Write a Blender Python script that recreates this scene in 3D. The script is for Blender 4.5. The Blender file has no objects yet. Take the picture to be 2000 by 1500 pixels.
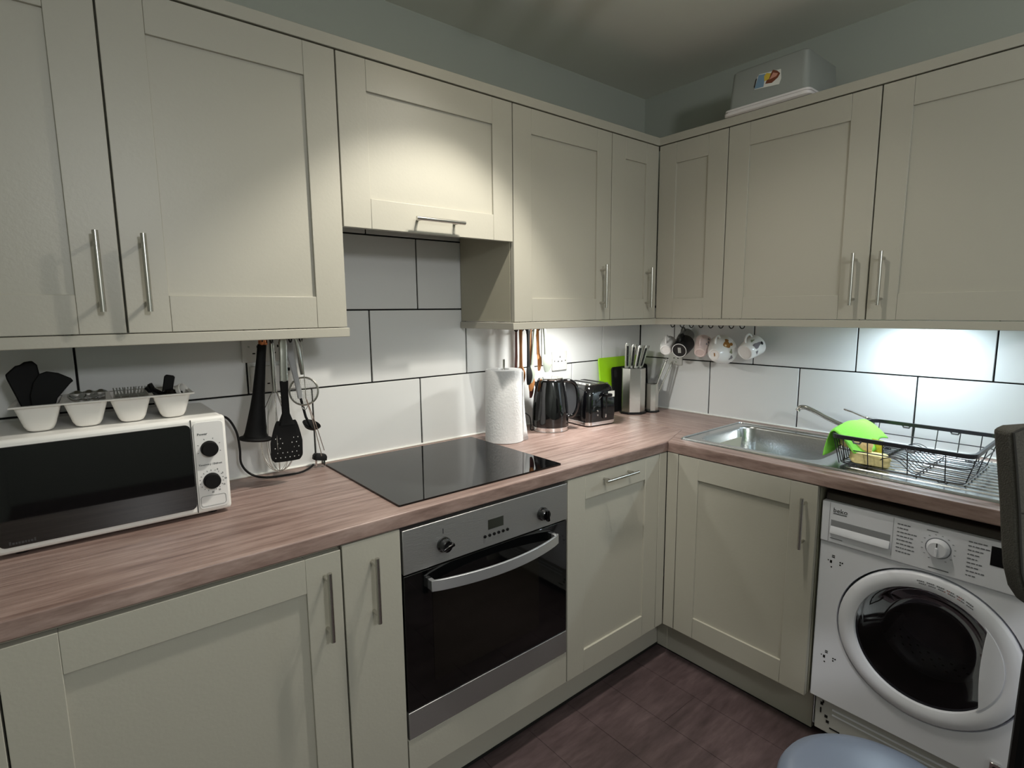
import bpy, bmesh, math, random
from math import sin, cos, pi, radians, sqrt, atan2, hypot
from mathutils import Vector, Matrix
random.seed(7)
S = bpy.context.scene
C = S.collection

# ------------------------------------------------------------------ camera
cam = bpy.data.cameras.new('camera'); camo = bpy.data.objects.new('camera', cam); C.objects.link(camo)
yaw, pitch, roll = radians(-39.4683), radians(-7.7682), radians(-0.5357)
fwd = Vector((-sin(yaw)*cos(pitch), cos(yaw)*cos(pitch), sin(pitch)))
rt = Vector((cos(yaw), sin(yaw), 0)); up = rt.cross(fwd)
R_ = rt*cos(roll)+up*sin(roll); U_ = -rt*sin(roll)+up*cos(roll)
mw = Matrix((R_, U_, -fwd)).transposed().to_4x4(); mw.translation = Vector((-2.3623, -1.8023, 1.4172))
camo.matrix_world = mw
cam.sensor_width = 36; cam.lens = 1067.44/2000*36; cam.clip_start = .02
S.camera = camo

# ------------------------------------------------------------------ world and light
w = bpy.data.worlds.new('world'); S.world = w; w.use_nodes = True
w.node_tree.nodes['Background'].inputs[0].default_value = (.8, .85, .9, 1)
w.node_tree.nodes['Background'].inputs[1].default_value = .02
S.view_settings.view_transform = 'Standard'; S.view_settings.look = 'None'
S.view_settings.gamma = 1; S.view_settings.use_curve_mapping = False
S.view_settings.exposure = 0.0

def lamp(name, kind, loc, power, col, aim=None, **k):
    l = bpy.data.lights.new(name, kind); l.energy = power; l.color = col
    for a, b in k.items(): setattr(l, a, b)
    o = bpy.data.objects.new(name, l); C.objects.link(o); o.location = loc
    if aim is not None:
        o.rotation_euler = (Vector(aim)-Vector(loc)).to_track_quat('-Z', 'Y').to_euler()
    return o
WARM = (1, .95, .85); COOL = (.72, .88, 1.0); NEUT = (.97, 1, .95)
SPOTS = [(-1.34, -.86, 2.33), (-1.20, -.90, 2.33), (-1.06, -.94, 2.33)]
SPOT_AIM = [(-1.50, -.56, 1.2), (-1.75, -.80, .6), (-.80, -1.0, .3)]
lamp('spot_light', 'SPOT', SPOTS[0], 44, WARM, SPOT_AIM[0], spot_size=radians(80), spot_blend=.45, shadow_soft_size=.016)
lamp('spot_light', 'SPOT', SPOTS[1], 30, WARM, SPOT_AIM[1], spot_size=radians(120), spot_blend=.9, shadow_soft_size=.022)
lamp('spot_light', 'SPOT', SPOTS[2], 15, WARM, SPOT_AIM[2], spot_size=radians(120), spot_blend=.9, shadow_soft_size=.022)
LEDA = (-.72, -.27, 1.360); LEDB = (-.165, -1.25, 1.360)
lamp('under_cabinet_light', 'AREA', LEDA, 4.2, (1, 1, .95), (LEDA[0], LEDA[1]+.02, 0), size=.05)
lamp('under_cabinet_light', 'AREA', LEDB, 3.2, COOL, (LEDB[0]+.01, LEDB[1], 0), size=.05)
FILL = (-2.0, -3.1, 2.02)
lamp('added_fill_light', 'POINT', FILL, 47, (.97, .98, 1), shadow_soft_size=.115)  # unseen fill light, added behind the camera to lift the ambient level

# ------------------------------------------------------------------ materials
def lin(c):
    return tuple(((v/255)/12.92 if v/255 <= .04045 else ((v/255+.055)/1.055)**2.4) for v in c)
MATS = {}
def mat(name, col, rough=.5, metal=0., bump=0., scale=60., var=0., spec=.5, trans=0., alpha=1., emit=None, coat=0., stretch=None, col2=None, detail=4., aniso=0.):
    if name in MATS: return MATS[name]
    m = bpy.data.materials.new(name); m.use_nodes = True; nt = m.node_tree; n = nt.nodes; L = nt.links
    b = n['Principled BSDF']
    b.inputs['Base Color'].default_value = (*lin(col), 1)
    b.inputs['Roughness'].default_value = rough; b.inputs['Metallic'].default_value = metal
    b.inputs['Specular IOR Level'].default_value = spec
    b.inputs['Transmission Weight'].default_value = trans; b.inputs['Alpha'].default_value = alpha
    b.inputs['Coat Weight'].default_value = coat
    if emit:
        b.inputs['Emission Color'].default_value = (*lin(emit[0]), 1); b.inputs['Emission Strength'].default_value = emit[1]
    if bump or var or col2:
        tc = n.new('ShaderNodeTexCoord'); mp = n.new('ShaderNodeMapping'); L.new(tc.outputs['Object'], mp.inputs[0])
        if stretch: mp.inputs['Scale'].default_value = stretch
        nz = n.new('ShaderNodeTexNoise'); nz.inputs['Scale'].default_value = scale; nz.inputs['Detail'].default_value = detail
        L.new(mp.outputs[0], nz.inputs['Vector'])
        if bump:
            bp = n.new('ShaderNodeBump'); bp.inputs['Strength'].default_value = bump; bp.inputs['Distance'].default_value = .002
            L.new(nz.outputs['Fac'], bp.inputs['Height']); L.new(bp.outputs[0], b.inputs['Normal'])
        if var or col2:
            cr = n.new('ShaderNodeValToRGB'); cr.color_ramp.elements[0].position = .3; cr.color_ramp.elements[1].position = .7
            c1 = lin(col); c2 = lin(col2) if col2 else tuple(min(1, v*(1-var)) for v in c1)
            cr.color_ramp.elements[0].color = (*c2, 1); cr.color_ramp.elements[1].color = (*c1, 1)
            L.new(nz.outputs['Fac'], cr.inputs[0]); L.new(cr.outputs[0], b.inputs['Base Color'])
    MATS[name] = m; return m

def wood(name, ca, cb, cc, sx, sy, rough=.38):
    """laminate: long streaky grain along the axis with the small scale"""
    m = bpy.data.materials.new(name); m.use_nodes = True; nt = m.node_tree; n = nt.nodes; L = nt.links
    b = n['Principled BSDF']; b.inputs['Roughness'].default_value = rough
    tc = n.new('ShaderNodeTexCoord')
    def nz(scale, det, mul=1):
        mp = n.new('ShaderNodeMapping'); mp.inputs['Scale'].default_value = (sx*mul, sy*mul, 20)
        L.new(tc.outputs['Object'], mp.inputs[0])
        t = n.new('ShaderNodeTexNoise'); t.inputs['Scale'].default_value = scale; t.inputs['Detail'].default_value = det
        t.inputs['Roughness'].default_value = .65
        L.new(mp.outputs[0], t.inputs['Vector']); return t
    a = nz(1.0, 6); c = nz(5.0, 3)
    r1 = n.new('ShaderNodeValToRGB'); e = r1.color_ramp.elements
    e[0].position = .32; e[0].color = (*lin(ca), 1); e[1].position = .68; e[1].color = (*lin(cc), 1)
    k = e.new(.5); k.color = (*lin(cb), 1)
    L.new(a.outputs['Fac'], r1.inputs[0])
    mx = n.new('ShaderNodeMix'); mx.data_type = 'RGBA'; mx.blend_type = 'MULTIPLY'; mx.inputs[0].default_value = .55
    r2 = n.new('ShaderNodeValToRGB'); r2.color_ramp.elements[0].position = .35; r2.color_ramp.elements[0].color = (.62, .60, .58, 1)
    r2.color_ramp.elements[1].position = .6; r2.color_ramp.elements[1].color = (1, 1, 1, 1)
    L.new(c.outputs['Fac'], r2.inputs[0]); L.new(r1.outputs[0], mx.inputs[6]); L.new(r2.outputs[0], mx.inputs[7])
    L.new(mx.outputs[2], b.inputs['Base Color'])
    bp = n.new('ShaderNodeBump'); bp.inputs['Strength'].default_value = .15; bp.inputs['Distance'].default_value = .001
    L.new(c.outputs['Fac'], bp.inputs['Height']); L.new(bp.outputs[0], b.inputs['Normal'])
    MATS[name] = m; return m

M_cab = mat('cabinet_paint', (178, 175, 163), .38, bump=.12, scale=140)
M_carc = mat('carcass_board', (172, 168, 150), .5)
M_gap = mat('dark_gap', (14, 13, 11), .9)
M_tile = mat('tile_glaze', (222, 223, 222), .33, bump=.05, scale=9)
M_grout = mat('grout', (14, 14, 14), .9)
M_wall = mat('wall_paint', (172, 177, 168), .85, bump=.1, scale=200)
M_ceil = mat('ceiling_paint', (228, 229, 220), .9, bump=.1, scale=120)
M_seal = mat('white_sealant', (228, 228, 222), .35)
M_wtA = wood('worktop_laminate_long', (118, 95, 88), (152, 129, 121), (174, 152, 144), 3.5, 60)
M_wtB = wood('worktop_laminate_return', (118, 95, 88), (152, 129, 121), (174, 152, 144), 60, 3.5)
M_floor = wood('floor_vinyl', (66, 53, 55), (82, 67, 69), (98, 82, 84), 3, 14, .5)
M_steel = mat('brushed_steel', (198, 196, 190), .25, 1.)
M_steelv = mat('brushed_steel_panel', (185, 185, 185), .5, 1., bump=.25, scale=5, stretch=(6, 6, 120))
M_chrome = mat('chrome', (225, 225, 225), .08, 1.)
M_sink = mat('sink_steel', (200, 203, 204), .22, 1., bump=.15, scale=120)
M_glassblk = mat('black_glass', (6, 7, 8), .04, spec=.7)
M_hob = mat('hob_glass', (9, 9, 10), .025, spec=.36)
M_black = mat('black_plastic', (10, 10, 11), .4, spec=.3)
M_blackm = mat('black_matt_plastic', (8, 8, 9), .65, spec=.25)
M_gloss = mat('glossy_black', (6, 6, 8), .08, coat=.5)
M_white = mat('white_plastic', (238, 237, 233), .4)
M_whitem = mat('white_enamel', (236, 238, 246), .35)
M_tray = mat('tray_plastic', (232, 229, 224), .45)
M_paper = mat('kitchen_paper', (228, 229, 230), .95, bump=.6, scale=120, detail=1)
M_green = mat('lime_plastic', (150, 205, 20), .45)
M_cloth = mat('green_microfibre', (140, 226, 84), .95, bump=.6, scale=300)
M_sponge = mat('yellow_sponge', (255, 236, 170), .95, bump=1., scale=90, var=.25)
M_spongeg = mat('yellow_green_scourer', (214, 206, 70), .95, bump=1., scale=120, var=.25)
M_tan = mat('tan_sponge', (250, 222, 172), .95, bump=1., scale=90, var=.25)
M_woodu = mat('spoon_wood', (176, 122, 70), .6, col2=(150, 96, 52), scale=8, stretch=(8, 8, 1))
M_dwood = mat('dark_spoon_wood', (96, 52, 44), .6)
M_copper = mat('copper', (200, 120, 80), .2, 1.)
M_porc = mat('porcelain', (236, 234, 232), .15, coat=.3)
M_pink = mat('blush_porcelain', (226, 206, 202), .2)
M_greyp = mat('grey_glass_mug', (150, 150, 146), .1, trans=.7)
M_bear = mat('brown_print', (158, 112, 60), .3)
M_grprint = mat('grey_print', (128, 122, 128), .3)
M_dkprint = mat('black_print', (30, 30, 34), .3)
M_red = mat('red_print', (176, 60, 50), .4)
M_blueg = mat('blue_print', (120, 150, 175), .4)
M_yel = mat('yellow_print', (214, 186, 70), .4)
M_label = mat('paper_label', (226, 226, 220), .6)
M_text = mat('dark_lettering', (50, 50, 54), .5)
M_textg = mat('grey_lettering', (110, 112, 118), .5)
M_rack = mat('rack_wire_coating', (46, 46, 52), .35, .3)
M_rackg = mat('rack_grey_band', (96, 98, 104), .35, .4)
M_fabric = mat('dark_grey_fabric', (86, 84, 78), .95, bump=1., scale=400, var=.3)
M_fabric2 = mat('dark_fabric_piping', (48, 47, 44), .95)
M_bin = mat('blue_grey_plastic', (100, 110, 128), .38)
M_boxp = mat('translucent_box_plastic', (165, 170, 166), .45, trans=.2)
M_lid = mat('white_lid_plastic', (226, 222, 222), .4)
M_led = mat('led_diffuser', (255, 255, 250), .4, emit=((255, 255, 245), 8))
M_spotem = mat('spot_lamp_face', (255, 240, 210), .4, emit=((255, 236, 200), 45))
M_drumm = mat('drum_steel', (120, 120, 122), .28, 1.)
M_rubber = mat('door_seal_rubber', (52, 53, 58), .5)
M_wglass = bpy.data.materials.new('smoked_door_glass'); M_wglass.use_nodes = True
_n = M_wglass.node_tree.nodes; _l = M_wglass.node_tree.links; _n.remove(_n['Principled BSDF'])
_t = _n.new('ShaderNodeBsdfTransparent'); _t.inputs[0].default_value = (.62, .62, .66, 1)
_g = _n.new('ShaderNodeBsdfGlossy'); _g.inputs['Roughness'].default_value = .03
_f = _n.new('ShaderNodeFresnel'); _f.inputs[0].default_value = 1.45; _m = _n.new('ShaderNodeMixShader')
_l.new(_f.outputs[0], _m.inputs[0]); _l.new(_t.outputs[0], _m.inputs[1]); _l.new(_g.outputs[0], _m.inputs[2]); _l.new(_m.outputs[0], _n['Material Output'].inputs[0])
M_lcd = mat('display_glass', (44, 46, 40), .15)
M_ovenin = mat('oven_window_glass', (20, 18, 15), .06, spec=.5)
M_dstrip = mat('dark_brown_strip', (70, 62, 56), .55)

# ------------------------------------------------------------------ mesh helpers
class MB:
    def __init__(s): s.v = []; s.f = []
    def add(s, vs, fs):
        o = len(s.v); s.v += [tuple(v) for v in vs]; s.f += [tuple(i+o for i in f) for f in fs]; return s
    def box(s, x0, x1, y0, y1, z0, z1):
        x0, x1 = sorted((x0, x1)); y0, y1 = sorted((y0, y1)); z0, z1 = sorted((z0, z1))
        vs = [(x, y, z) for z in (z0, z1) for y in (y0, y1) for x in (x0, x1)]
        return s.add(vs, [(0, 2, 3, 1), (4, 5, 7, 6), (0, 1, 5, 4), (2, 6, 7, 3), (0, 4, 6, 2), (1, 3, 7, 5)])
    def ring_loft(s, rings, cap=True, closed=False):
        n = len(rings[0]); vs = [p for r in rings for p in r]; fs = []
        m = len(rings)
        for k in range(m if closed else m-1):
            a, b = k*n, ((k+1) % m)*n
            for i in range(n):
                j = (i+1) % n; fs.append((a+i, a+j, b+j, b+i))
        if cap and not closed:
            fs.append(tuple(range(n))[::-1]); fs.append(tuple((m-1)*n+i for i in range(n)))
        return s.add(vs, fs)
    def tube(s, path, r, n=8, cap=True, closed=False):
        P = [Vector(p) for p in path]; m = len(P); rs = r if isinstance(r, (list, tuple)) else [r]*m
        rings = []; prev = None
        for i in range(m):
            if closed: t = (P[(i+1) % m]-P[i-1])
            else: t = P[min(i+1, m-1)]-P[max(i-1, 0)]
            t.normalize()
            if prev is None:
                a = Vector((0, 0, 1)) if abs(t.z) < .9 else Vector((1, 0, 0)); u = t.cross(a).normalized()
            else:
                u = (prev - t*prev.dot(t)).normalized()
            prev = u; w_ = t.cross(u)
            rings.append([P[i]+(u*cos(2*pi*k/n)+w_*sin(2*pi*k/n))*rs[i] for k in range(n)])
        return s.ring_loft(rings, cap, closed)
    def lathe(s, prof, c=(0, 0, 0), n=32, axis=None, cap=True, fn=None):
        c = Vector(c)
        q = Vector((0, 0, 1)).rotation_difference(Vector(axis)) if axis is not None else None
        rings = []
        for (r, z) in prof:
            g = []
            for k in range(n):
                a = 2*pi*k/n; rr = r*(fn(a, z) if fn else 1); p = Vector((rr*cos(a), rr*sin(a), z))
                g.append(c+(q @ p if q else p))
            rings.append(g)
        return s.ring_loft(rings, cap)
    def prism(s, poly, f0, f1):
        """poly list of 2D, f0/f1 map (a,b)->3D for the two faces"""
        n = len(poly); vs = [f0(*p) for p in poly]+[f1(*p) for p in poly]
        fs = [tuple(range(n))[::-1], tuple(range(n, 2*n))]+[(i, (i+1) % n, n+(i+1) % n, n+i) for i in range(n)]
        return s.add(vs, fs)
    def mapped(s, f):
        s.v = [tuple(f(*p)) for p in s.v]; return s

def obj(name, mb, m, parent=None, world=False, smooth=False, bevel=0., seg=2, angle=35, solid=0., subd=0):
    me = bpy.data.meshes.new(name)
    off = Vector((0, 0, 0))
    if world and parent is not None:
        r = parent
        while r.parent: r = r.parent
        off = r.location
    bm = bmesh.new()
    vs = [bm.verts.new(Vector(v)-off) for v in mb.v]
    for f in mb.f:
        try: bm.faces.new([vs[i] for i in f])
        except ValueError: pass
    bmesh.ops.recalc_face_normals(bm, faces=bm.faces)
    bm.to_mesh(me); bm.free()
    me.materials.append(m)
    if smooth:
        for p in me.polygons: p.use_smooth = True
        try: me.set_sharp_from_angle(angle=radians(angle))
        except Exception: pass
    o = bpy.data.objects.new(name, me); C.objects.link(o)
    if parent is not None: o.parent = parent
    if solid:
        k = o.modifiers.new('solid', 'SOLIDIFY'); k.thickness = solid; k.offset = 0
    if subd:
        k = o.modifiers.new('subd', 'SUBSURF'); k.levels = subd; k.render_levels = subd
    if bevel:
        k = o.modifiers.new('bevel', 'BEVEL'); k.width = bevel; k.segments = seg; k.limit_method = 'ANGLE'; k.angle_limit = radians(40)
        if not smooth:
            for p in me.polygons: p.use_smooth = True
            try: me.set_sharp_from_angle(angle=radians(30))
            except Exception: pass
            k.harden_normals = False
    return o
def tag(o, label, cat, group=None):
    o['label'] = label; o['category'] = cat
    if group: o['group'] = group
    return o
def thing(name, label, cat, loc=(0, 0, 0), rot=0, group=None):
    o = bpy.data.objects.new(name, None); C.objects.link(o); o.empty_display_size = .05
    o.location = loc; o.rotation_euler = rot if isinstance(rot, tuple) else (0, 0, rot)
    return tag(o, label, cat, group)
def struct(name, mb, m, **k):
    o = obj(name, mb, m, **k); o['kind'] = 'structure'; return o
def lettering(txt, size, f, m, parent, name='lettering', depth=.0004, align='LEFT', world=True):
    """text as a thin mesh; f maps (a, b, c) -> 3D where a runs along the line, b up, c outwards"""
    cu = bpy.data.curves.new('t', 'FONT'); cu.body = txt; cu.size = size; cu.extrude = depth; cu.align_x = align
    cu.resolution_u = 2
    to = bpy.data.objects.new('t', cu); C.objects.link(to)
    me = bpy.data.meshes.new_from_object(to.evaluated_get(bpy.context.evaluated_depsgraph_get()))
    mb = MB(); mb.v = [f(*v.co) for v in me.vertices]; mb.f = [tuple(p.vertices) for p in me.polygons]
    bpy.data.objects.remove(to); bpy.data.curves.remove(cu); bpy.data.meshes.remove(me)
    return obj(name, mb, m, parent, world=world)
def rrect(x0, x1, y0, y1, r, n=5, z=0.):
    pts = []
    for cx, cy, a0 in ((x1-r, y1-r, 0), (x0+r, y1-r, 90), (x0+r, y0+r, 180), (x1-r, y0+r, 270)):
        for k in range(n+1):
            a = radians(a0+90*k/n); pts.append((cx+r*cos(a), cy+r*sin(a), z))
    return pts
def circ(cx, cy, r, n=24): return [(cx+r*cos(2*pi*k/n), cy+r*sin(2*pi*k/n)) for k in range(n)]
def bez(p0, p1, p2, p3, n=10):
    out = []
    for k in range(n+1):
        t = k/n; u = 1-t
        out.append(Vector(p0)*u**3+Vector(p1)*3*u*u*t+Vector(p2)*3*u*t*t+Vector(p3)*t**3)
    return out
def spline(pts, n=8):
    """Catmull-Rom through points"""
    P = [Vector(p) for p in pts]; P = [P[0]*2-P[1]]+P+[P[-1]*2-P[-2]]; out = []
    for i in range(1, len(P)-2):
        for k in range(n):
            t = k/n; a, b, c, d = P[i-1:i+3]
            out.append(.5*((2*b)+(c-a)*t+(2*a-5*b+4*c-d)*t*t+(3*b-a-3*c+d)*t**3))
    out.append(P[-2]); return out
# run frames: (u along the wall, d out of the wall, z)
fA = lambda u, d, z: Vector((u, -d, z))
fB = lambda u, d, z: Vector((-d, -u, z))

# ------------------------------------------------------------------ room shell
ZC = 2.449; XL = -2.76; YF = -4.2
struct('floor', MB().box(XL-.1, .1, YF-.1, .1, -.05, 0), M_floor)
struct('ceiling', MB().box(XL-.1, .1, YF-.1, .1, ZC, ZC+.05), M_ceil)
wallA = struct('wall_back', MB().box(XL, 0, 0, .1, 0, ZC), M_wall)
wallB = struct('wall_right', MB().box(0, .1, YF, 0, 0, ZC), M_wall)
struct('wall_left', MB().box(XL-.1, XL, YF, 0, 0, ZC), M_wall)
struct('wall_front', MB().box(XL, 0, YF-.1, YF, 0, ZC), M_wall)

# floor boards (visible patch) as parts of the floor
fl = bpy.data.objects['floor']
for i in range(9):
    for j in range(4):
        x1 = -.50-.19*i; x0 = x1-.188
        y1 = -.50-.9*j+(.31*i) % .9*-1+.9; y0 = y1-.897
        y1 = min(y1, -.5)
        if y1-y0 < .05 or x0 < XL: continue
        obj('floor_board', MB().box(x0, x1, max(y0, YF+.01), y1, 0, .0015), M_floor, fl)

# tiles
obj('grout', MB().box(XL+.002, -.002, -.003, 0, .911, 1.72), M_grout, wallA)
obj('grout', MB().box(-.003, 0, -1.95, -.003, .911, 1.43), M_grout, wallB)
TW, J = .4065, .0052
cache = {}
def tile(f, u0, u1, z0, z1, parent):
    k = (f is fA, round(u1-u0, 4), round(z1-z0, 4))
    if k not in cache:
        a, b = (u1-u0)/2, (z1-z0)/2
        mb = MB().box(-a, a, 0, .008, -b, b).mapped(f)
        o = obj('tile', mb, M_tile, parent, bevel=.0012, seg=1); cache[k] = o.data
    else:
        o = bpy.data.objects.new('tile', cache[k]); C.objects.link(o); o.parent = parent
        q = o.modifiers.new('bevel', 'BEVEL'); q.width = .0012; q.segments = 1
    o.location = f((u0+u1)/2, 0, (z0+z1)/2)
rows = [(.912, 1.1655), (1.1655, 1.4205), (1.4205, 1.6755), (1.6755, 1.715)]
for ri, (z0, z1) in enumerate(rows):
    off = -.1125 if ri % 2 == 0 else -.3055
    if ri >= 2: off -= .0
    k = 2
    while True:
        u1 = off+TW*k; u0 = u1-TW; k -= 1
        if u0 > -.01: continue
        if u1 < XL+.01: break
        a, b = max(u0, XL+.004)+J/2, min(u1, -.009)-J/2
        if ri >= 2 and (b < -1.76 or a > -1.13): continue
        if b-a > .01: tile(fA, a, b, z0+J/2, z1-J/2, wallA)
for ri, (z0, z1) in enumerate(rows[:2]):
    off = .415 if ri == 0 else .2145
    k = -2
    while True:
        u0 = off+TW*k; u1 = u0+TW; k += 1
        if u1 < .02: continue
        if u0 > 1.9: break
        a, b = max(u0, .009)+J/2, min(u1, 1.93)-J/2
        if b-a > .01: tile(fB, a, b, z0+J/2, z1-J/2, wallB)
tr1 = obj('trim_1', MB().tube([(XL+.01, -.010, .912), (-.01, -.010, .912)], .0045, 6), M_seal, smooth=True); tr1['kind'] = 'structure'
tr2 = obj('trim_2', MB().tube([(-.010, -.01, .912), (-.010, -1.77, .912)], .0045, 6), M_seal, smooth=True); tr2['kind'] = 'structure'

# ------------------------------------------------------------------ worktops
ZW, ZL, WF = .909, .870, .600
def slab(poly, m, name, label, holes=()):
    """plan polygon extruded, rectangular hole cut by decomposing into quads when given"""
    t = thing(name, label, 'worktop', (poly[0][0], poly[0][1], ZL))
    mb = MB()
    if not holes: mb.prism(poly, lambda a, b: (a, b, ZL), lambda a, b: (a, b, ZW))
    else: mb = holes
    obj('slab', mb, m, t, world=True, bevel=.004, seg=3)
    return t
slab([(XL+.002, -WF), (-.6005, -WF), (-.375, -.515), (-.35, -.002), (XL+.002, -.002)], M_wtA, 'worktop', 'brown wood-grain laminate worktop carrying the microwave and the hob')
HX0, HX1, HY0, HY1 = -.500, -.105, -1.10, -.640          # bowl opening
def slabB():
    # outline with an opening: faces built by hand so no seams show
    out = [(-.5995, -WF-.0), (-.5995, -1.78), (-.002, -1.78), (-.002, -.002), (-.349, -.002), (-.374, -.515)]
    hole = [(HX0, HY1), (HX0, HY0), (HX1, HY0), (HX1, HY1)]
    mb = MB()
    vs = [(x, y, z) for z in (ZW, ZL) for (x, y) in out+hole]
    o = 10
    top = [(0, 1, 7, 6), (1, 2, 8, 7), (2, 3, 9, 8), (3, 4, 5, 9), (5, 0, 6, 9)]
    fs = []
    for f in top: fs.append(f); fs.append(tuple(i+o for i in f[::-1]))
    for i in range(6): j = (i+1) % 6; fs.append((i, j, j+o, i+o))
    for i in range(4): j = (i+1) % 4; fs.append((6+i, 6+i+o, 6+j+o, 6+j))
    return mb.add(vs, fs)
t = thing('worktop', 'brown wood-grain laminate worktop around the steel sink', 'worktop', (-.3, -1.78, ZL))
obj('slab', slabB(), M_wtB, t, world=True, bevel=.004, seg=3)

# ------------------------------------------------------------------ cabinets
ST = .082
def handle(f, u, d, z0, z1, parent, horiz=False, name='handle'):
    """bar handle with two posts; z0..z1 is the bar's span (u0..u1 when horiz)"""
    mb = MB(); D = d+.032; r = .0057
    if horiz:
        u0, u1 = u; a, b = u0+.02, u1-.02
        mb.tube([f(u0, D, z0), f(u1, D, z0)], r, 12)
        for q in (a, b): mb.tube([f(q, d, z0), f(q, D, z0)], .0045, 8)
    else:
        mb.tube([f(u, D, z0), f(u, D, z1)], r, 12)
        for q in (z0+.02, z1-.02): mb.tube([f(u, d, q), f(u, D, q)], .0045, 8)
    return obj(name, mb, M_steel, parent, world=True, smooth=True)
G = .0020
def door(f, u0, u1, z0, z1, d, parent, slabd=False, name='door'):
    th = .019; d0 = d-th; u0 += G; u1 -= G
    mb = MB()
    if slabd:
        mb.box(u0, u1, d0, d, z0, z1).mapped(f)
        return obj(name, mb, M_cab, parent, world=True, bevel=.0015, seg=2)
    s = ST
    mb.box(u0, u0+s, d0, d, z0, z1).box(u1-s, u1, d0, d, z0, z1)
    e = .0003
    mb.box(u0+s+e, u1-s-e, d0, d, z0, z0+s).box(u0+s+e, u1-s-e, d0, d, z1-s, z1).mapped(f)
    o = obj(name, mb, M_cab, parent, world=True, bevel=.0011, seg=2)
    obj('panel', MB().box(u0+s-.001, u1-s+.001, d0+.002, d-.0075, z0+s-.001, z1-s+.001).mapped(f), M_cab, o, world=True)
    return o
def carcass(f, u0, u1, z0, z1, d0, d1, parent, m=None):
    return obj('carcass', MB().box(u0+.0006, u1-.0006, d0, d1, z0, z1).mapped(f), m or M_carc, parent, world=True)
UD, UB, UT = .335, 1.3735, 2.0925
def upper(f, u0, u1, hu, label, zb=UB, group='wall cabinets'):
    t = thing('wall_cabinet', label, 'cabinet', f((u0+u1)/2, .16, zb), 0)
    carcass(f, u0, u1, zb+.001, UT, .0125, UD-.021, t)
    dr = door(f, u0, u1, zb, UT-.001, UD, t)
    obj('shadow_gap', MB().box(u0+.002, u1-.002, UD-.0215, UD-.0195, zb+.002, UT-.001).mapped(f), M_gap, t, world=True)
    if hu is not None: handle(f, hu, UD, 1.420, 1.587, dr)
    return t
upper(fA, -2.746, -2.246, -2.287, 'cream shaker wall cabinet cut off by the left edge of the photo')
upper(fA, -2.246, -1.742, -2.204, 'cream shaker wall cabinet above the microwave, handle on its left side')
upper(fA, -1.142, -.638, -.697, 'cream shaker wall cabinet right of the extractor cabinet')
upper(fA, -.638, -.336, -.408, 'narrow cream shaker wall cabinet in the corner on the hob wall')
upper(fB, .336, .648, None, 'narrow shaker wall cabinet without a handle in the corner on the sink wall')
upper(fB, .648, 1.152, 1.1135, 'shaker wall cabinet above the mugs on the sink wall')
upper(fB, 1.152, 1.656, 1.1925, 'shaker wall cabinet above the dish rack, at the right edge of the photo')
# extractor cabinet
t = thing('extractor_cabinet', 'short cream shaker cabinet hiding the extractor above the hob, brightly lit', 'cabinet', (-1.442, -.16, 1.66))
carcass(fA, -1.742, -1.142, 1.70, UT, .0125, UD-.021, t)
dr = door(fA, -1.742, -1.142, 1.645, UT-.001, UD, t)
obj('shadow_gap', MB().box(-1.74, -1.144, UD-.0215, UD-.0195, 1.66, UT-.001).mapped(fA), M_gap, t, world=True)
handle(fA, (-1.532, -1.362), UD, 1.683, 1.683, dr, True)
obj('extractor_grille', MB().box(-1.70, -1.18, .04, .30, 1.692, 1.6995).mapped(fA), M_steelv, t, world=True)
# side panels next to the niche belong to neighbours; pelmet and cornice runs
def cornice():
    c = .337; z0, z1 = 2.0955, 2.1270
    mb = MB()
    P = [(XL+.002, -c), (-c, -c), (-c, -1.69), (-c+.07, -1.69), (-c+.07, -c+.07), (XL+.002, -c+.07)]
    return mb.prism(P, lambda a, b: (a, b, z0), lambda a, b: (a, b, z1))
t = thing('cornice', 'cream cornice strip running along the top of all wall cabinets', 'cornice', (-.337, -.337, 2.0955))
obj('moulding', cornice(), M_cab, t, world=True, bevel=.0015)
z0, z1 = 1.3465, 1.3715; c = .338
t = thing('pelmet', 'cream pelmet strip under the two left wall cabinets', 'pelmet', (-2.2, -.34, z0))
obj('moulding', MB().prism([(XL+.002, -c), (-1.739, -c), (-1.739, -.013), (-1.762, -.013), (-1.762, -c+.045), (XL+.002, -c+.045)],
    lambda a, b: (a, b, z0), lambda a, b: (a, b, z1)), M_cab, t, world=True, bevel=.0015)
t = thing('pelmet', 'cream pelmet strip turning the corner under the right wall cabinets', 'pelmet', (-c, -c, z0))
obj('moulding', MB().prism([(-1.147, -.013), (-1.147, -c), (-c, -c), (-c, -1.66), (-c+.045, -1.66), (-c+.045, -c+.045), (-1.12, -c+.045), (-1.12, -.013)],
    lambda a, b: (a, b, z0), lambda a, b: (a, b, z1)), M_cab, t, world=True, bevel=.0015)

DD, ZB = .598, .1585
def base(f, u0, u1, label, hu=None, hz=None, slabd=False, top=ZL-.003):
    t = thing('base_cabinet', label, 'cabinet', f((u0+u1)/2, .3, 0))
    carcass(f, u0, u1, ZB, ZL-.001, .02, DD-.021, t)
    dr = door(f, u0, u1, ZB, top, DD, t, slabd)
    obj('shadow_gap', MB().box(u0+.002, u1-.002, DD-.0215, DD-.0195, ZB+.002, top-.001).mapped(f), M_gap, t, world=True)
    if hu is not None:
        if hz: handle(f, hu, DD, hz, hz, dr, True)
        else: handle(f, hu, DD, .658, .826, dr)
    return t
base(fA, -2.498, -1.898, 'wide sage shaker base cabinet below the microwave', -1.940, top=.860)
base(fA, -1.8975, -1.742, 'narrow flat-fronted base cabinet left of the oven', -1.823, slabd=True)
base(fA, -1.142, -.648, 'sage shaker appliance front with a horizontal handle, right of the oven', (-.985, -.815), .8385)
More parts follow.
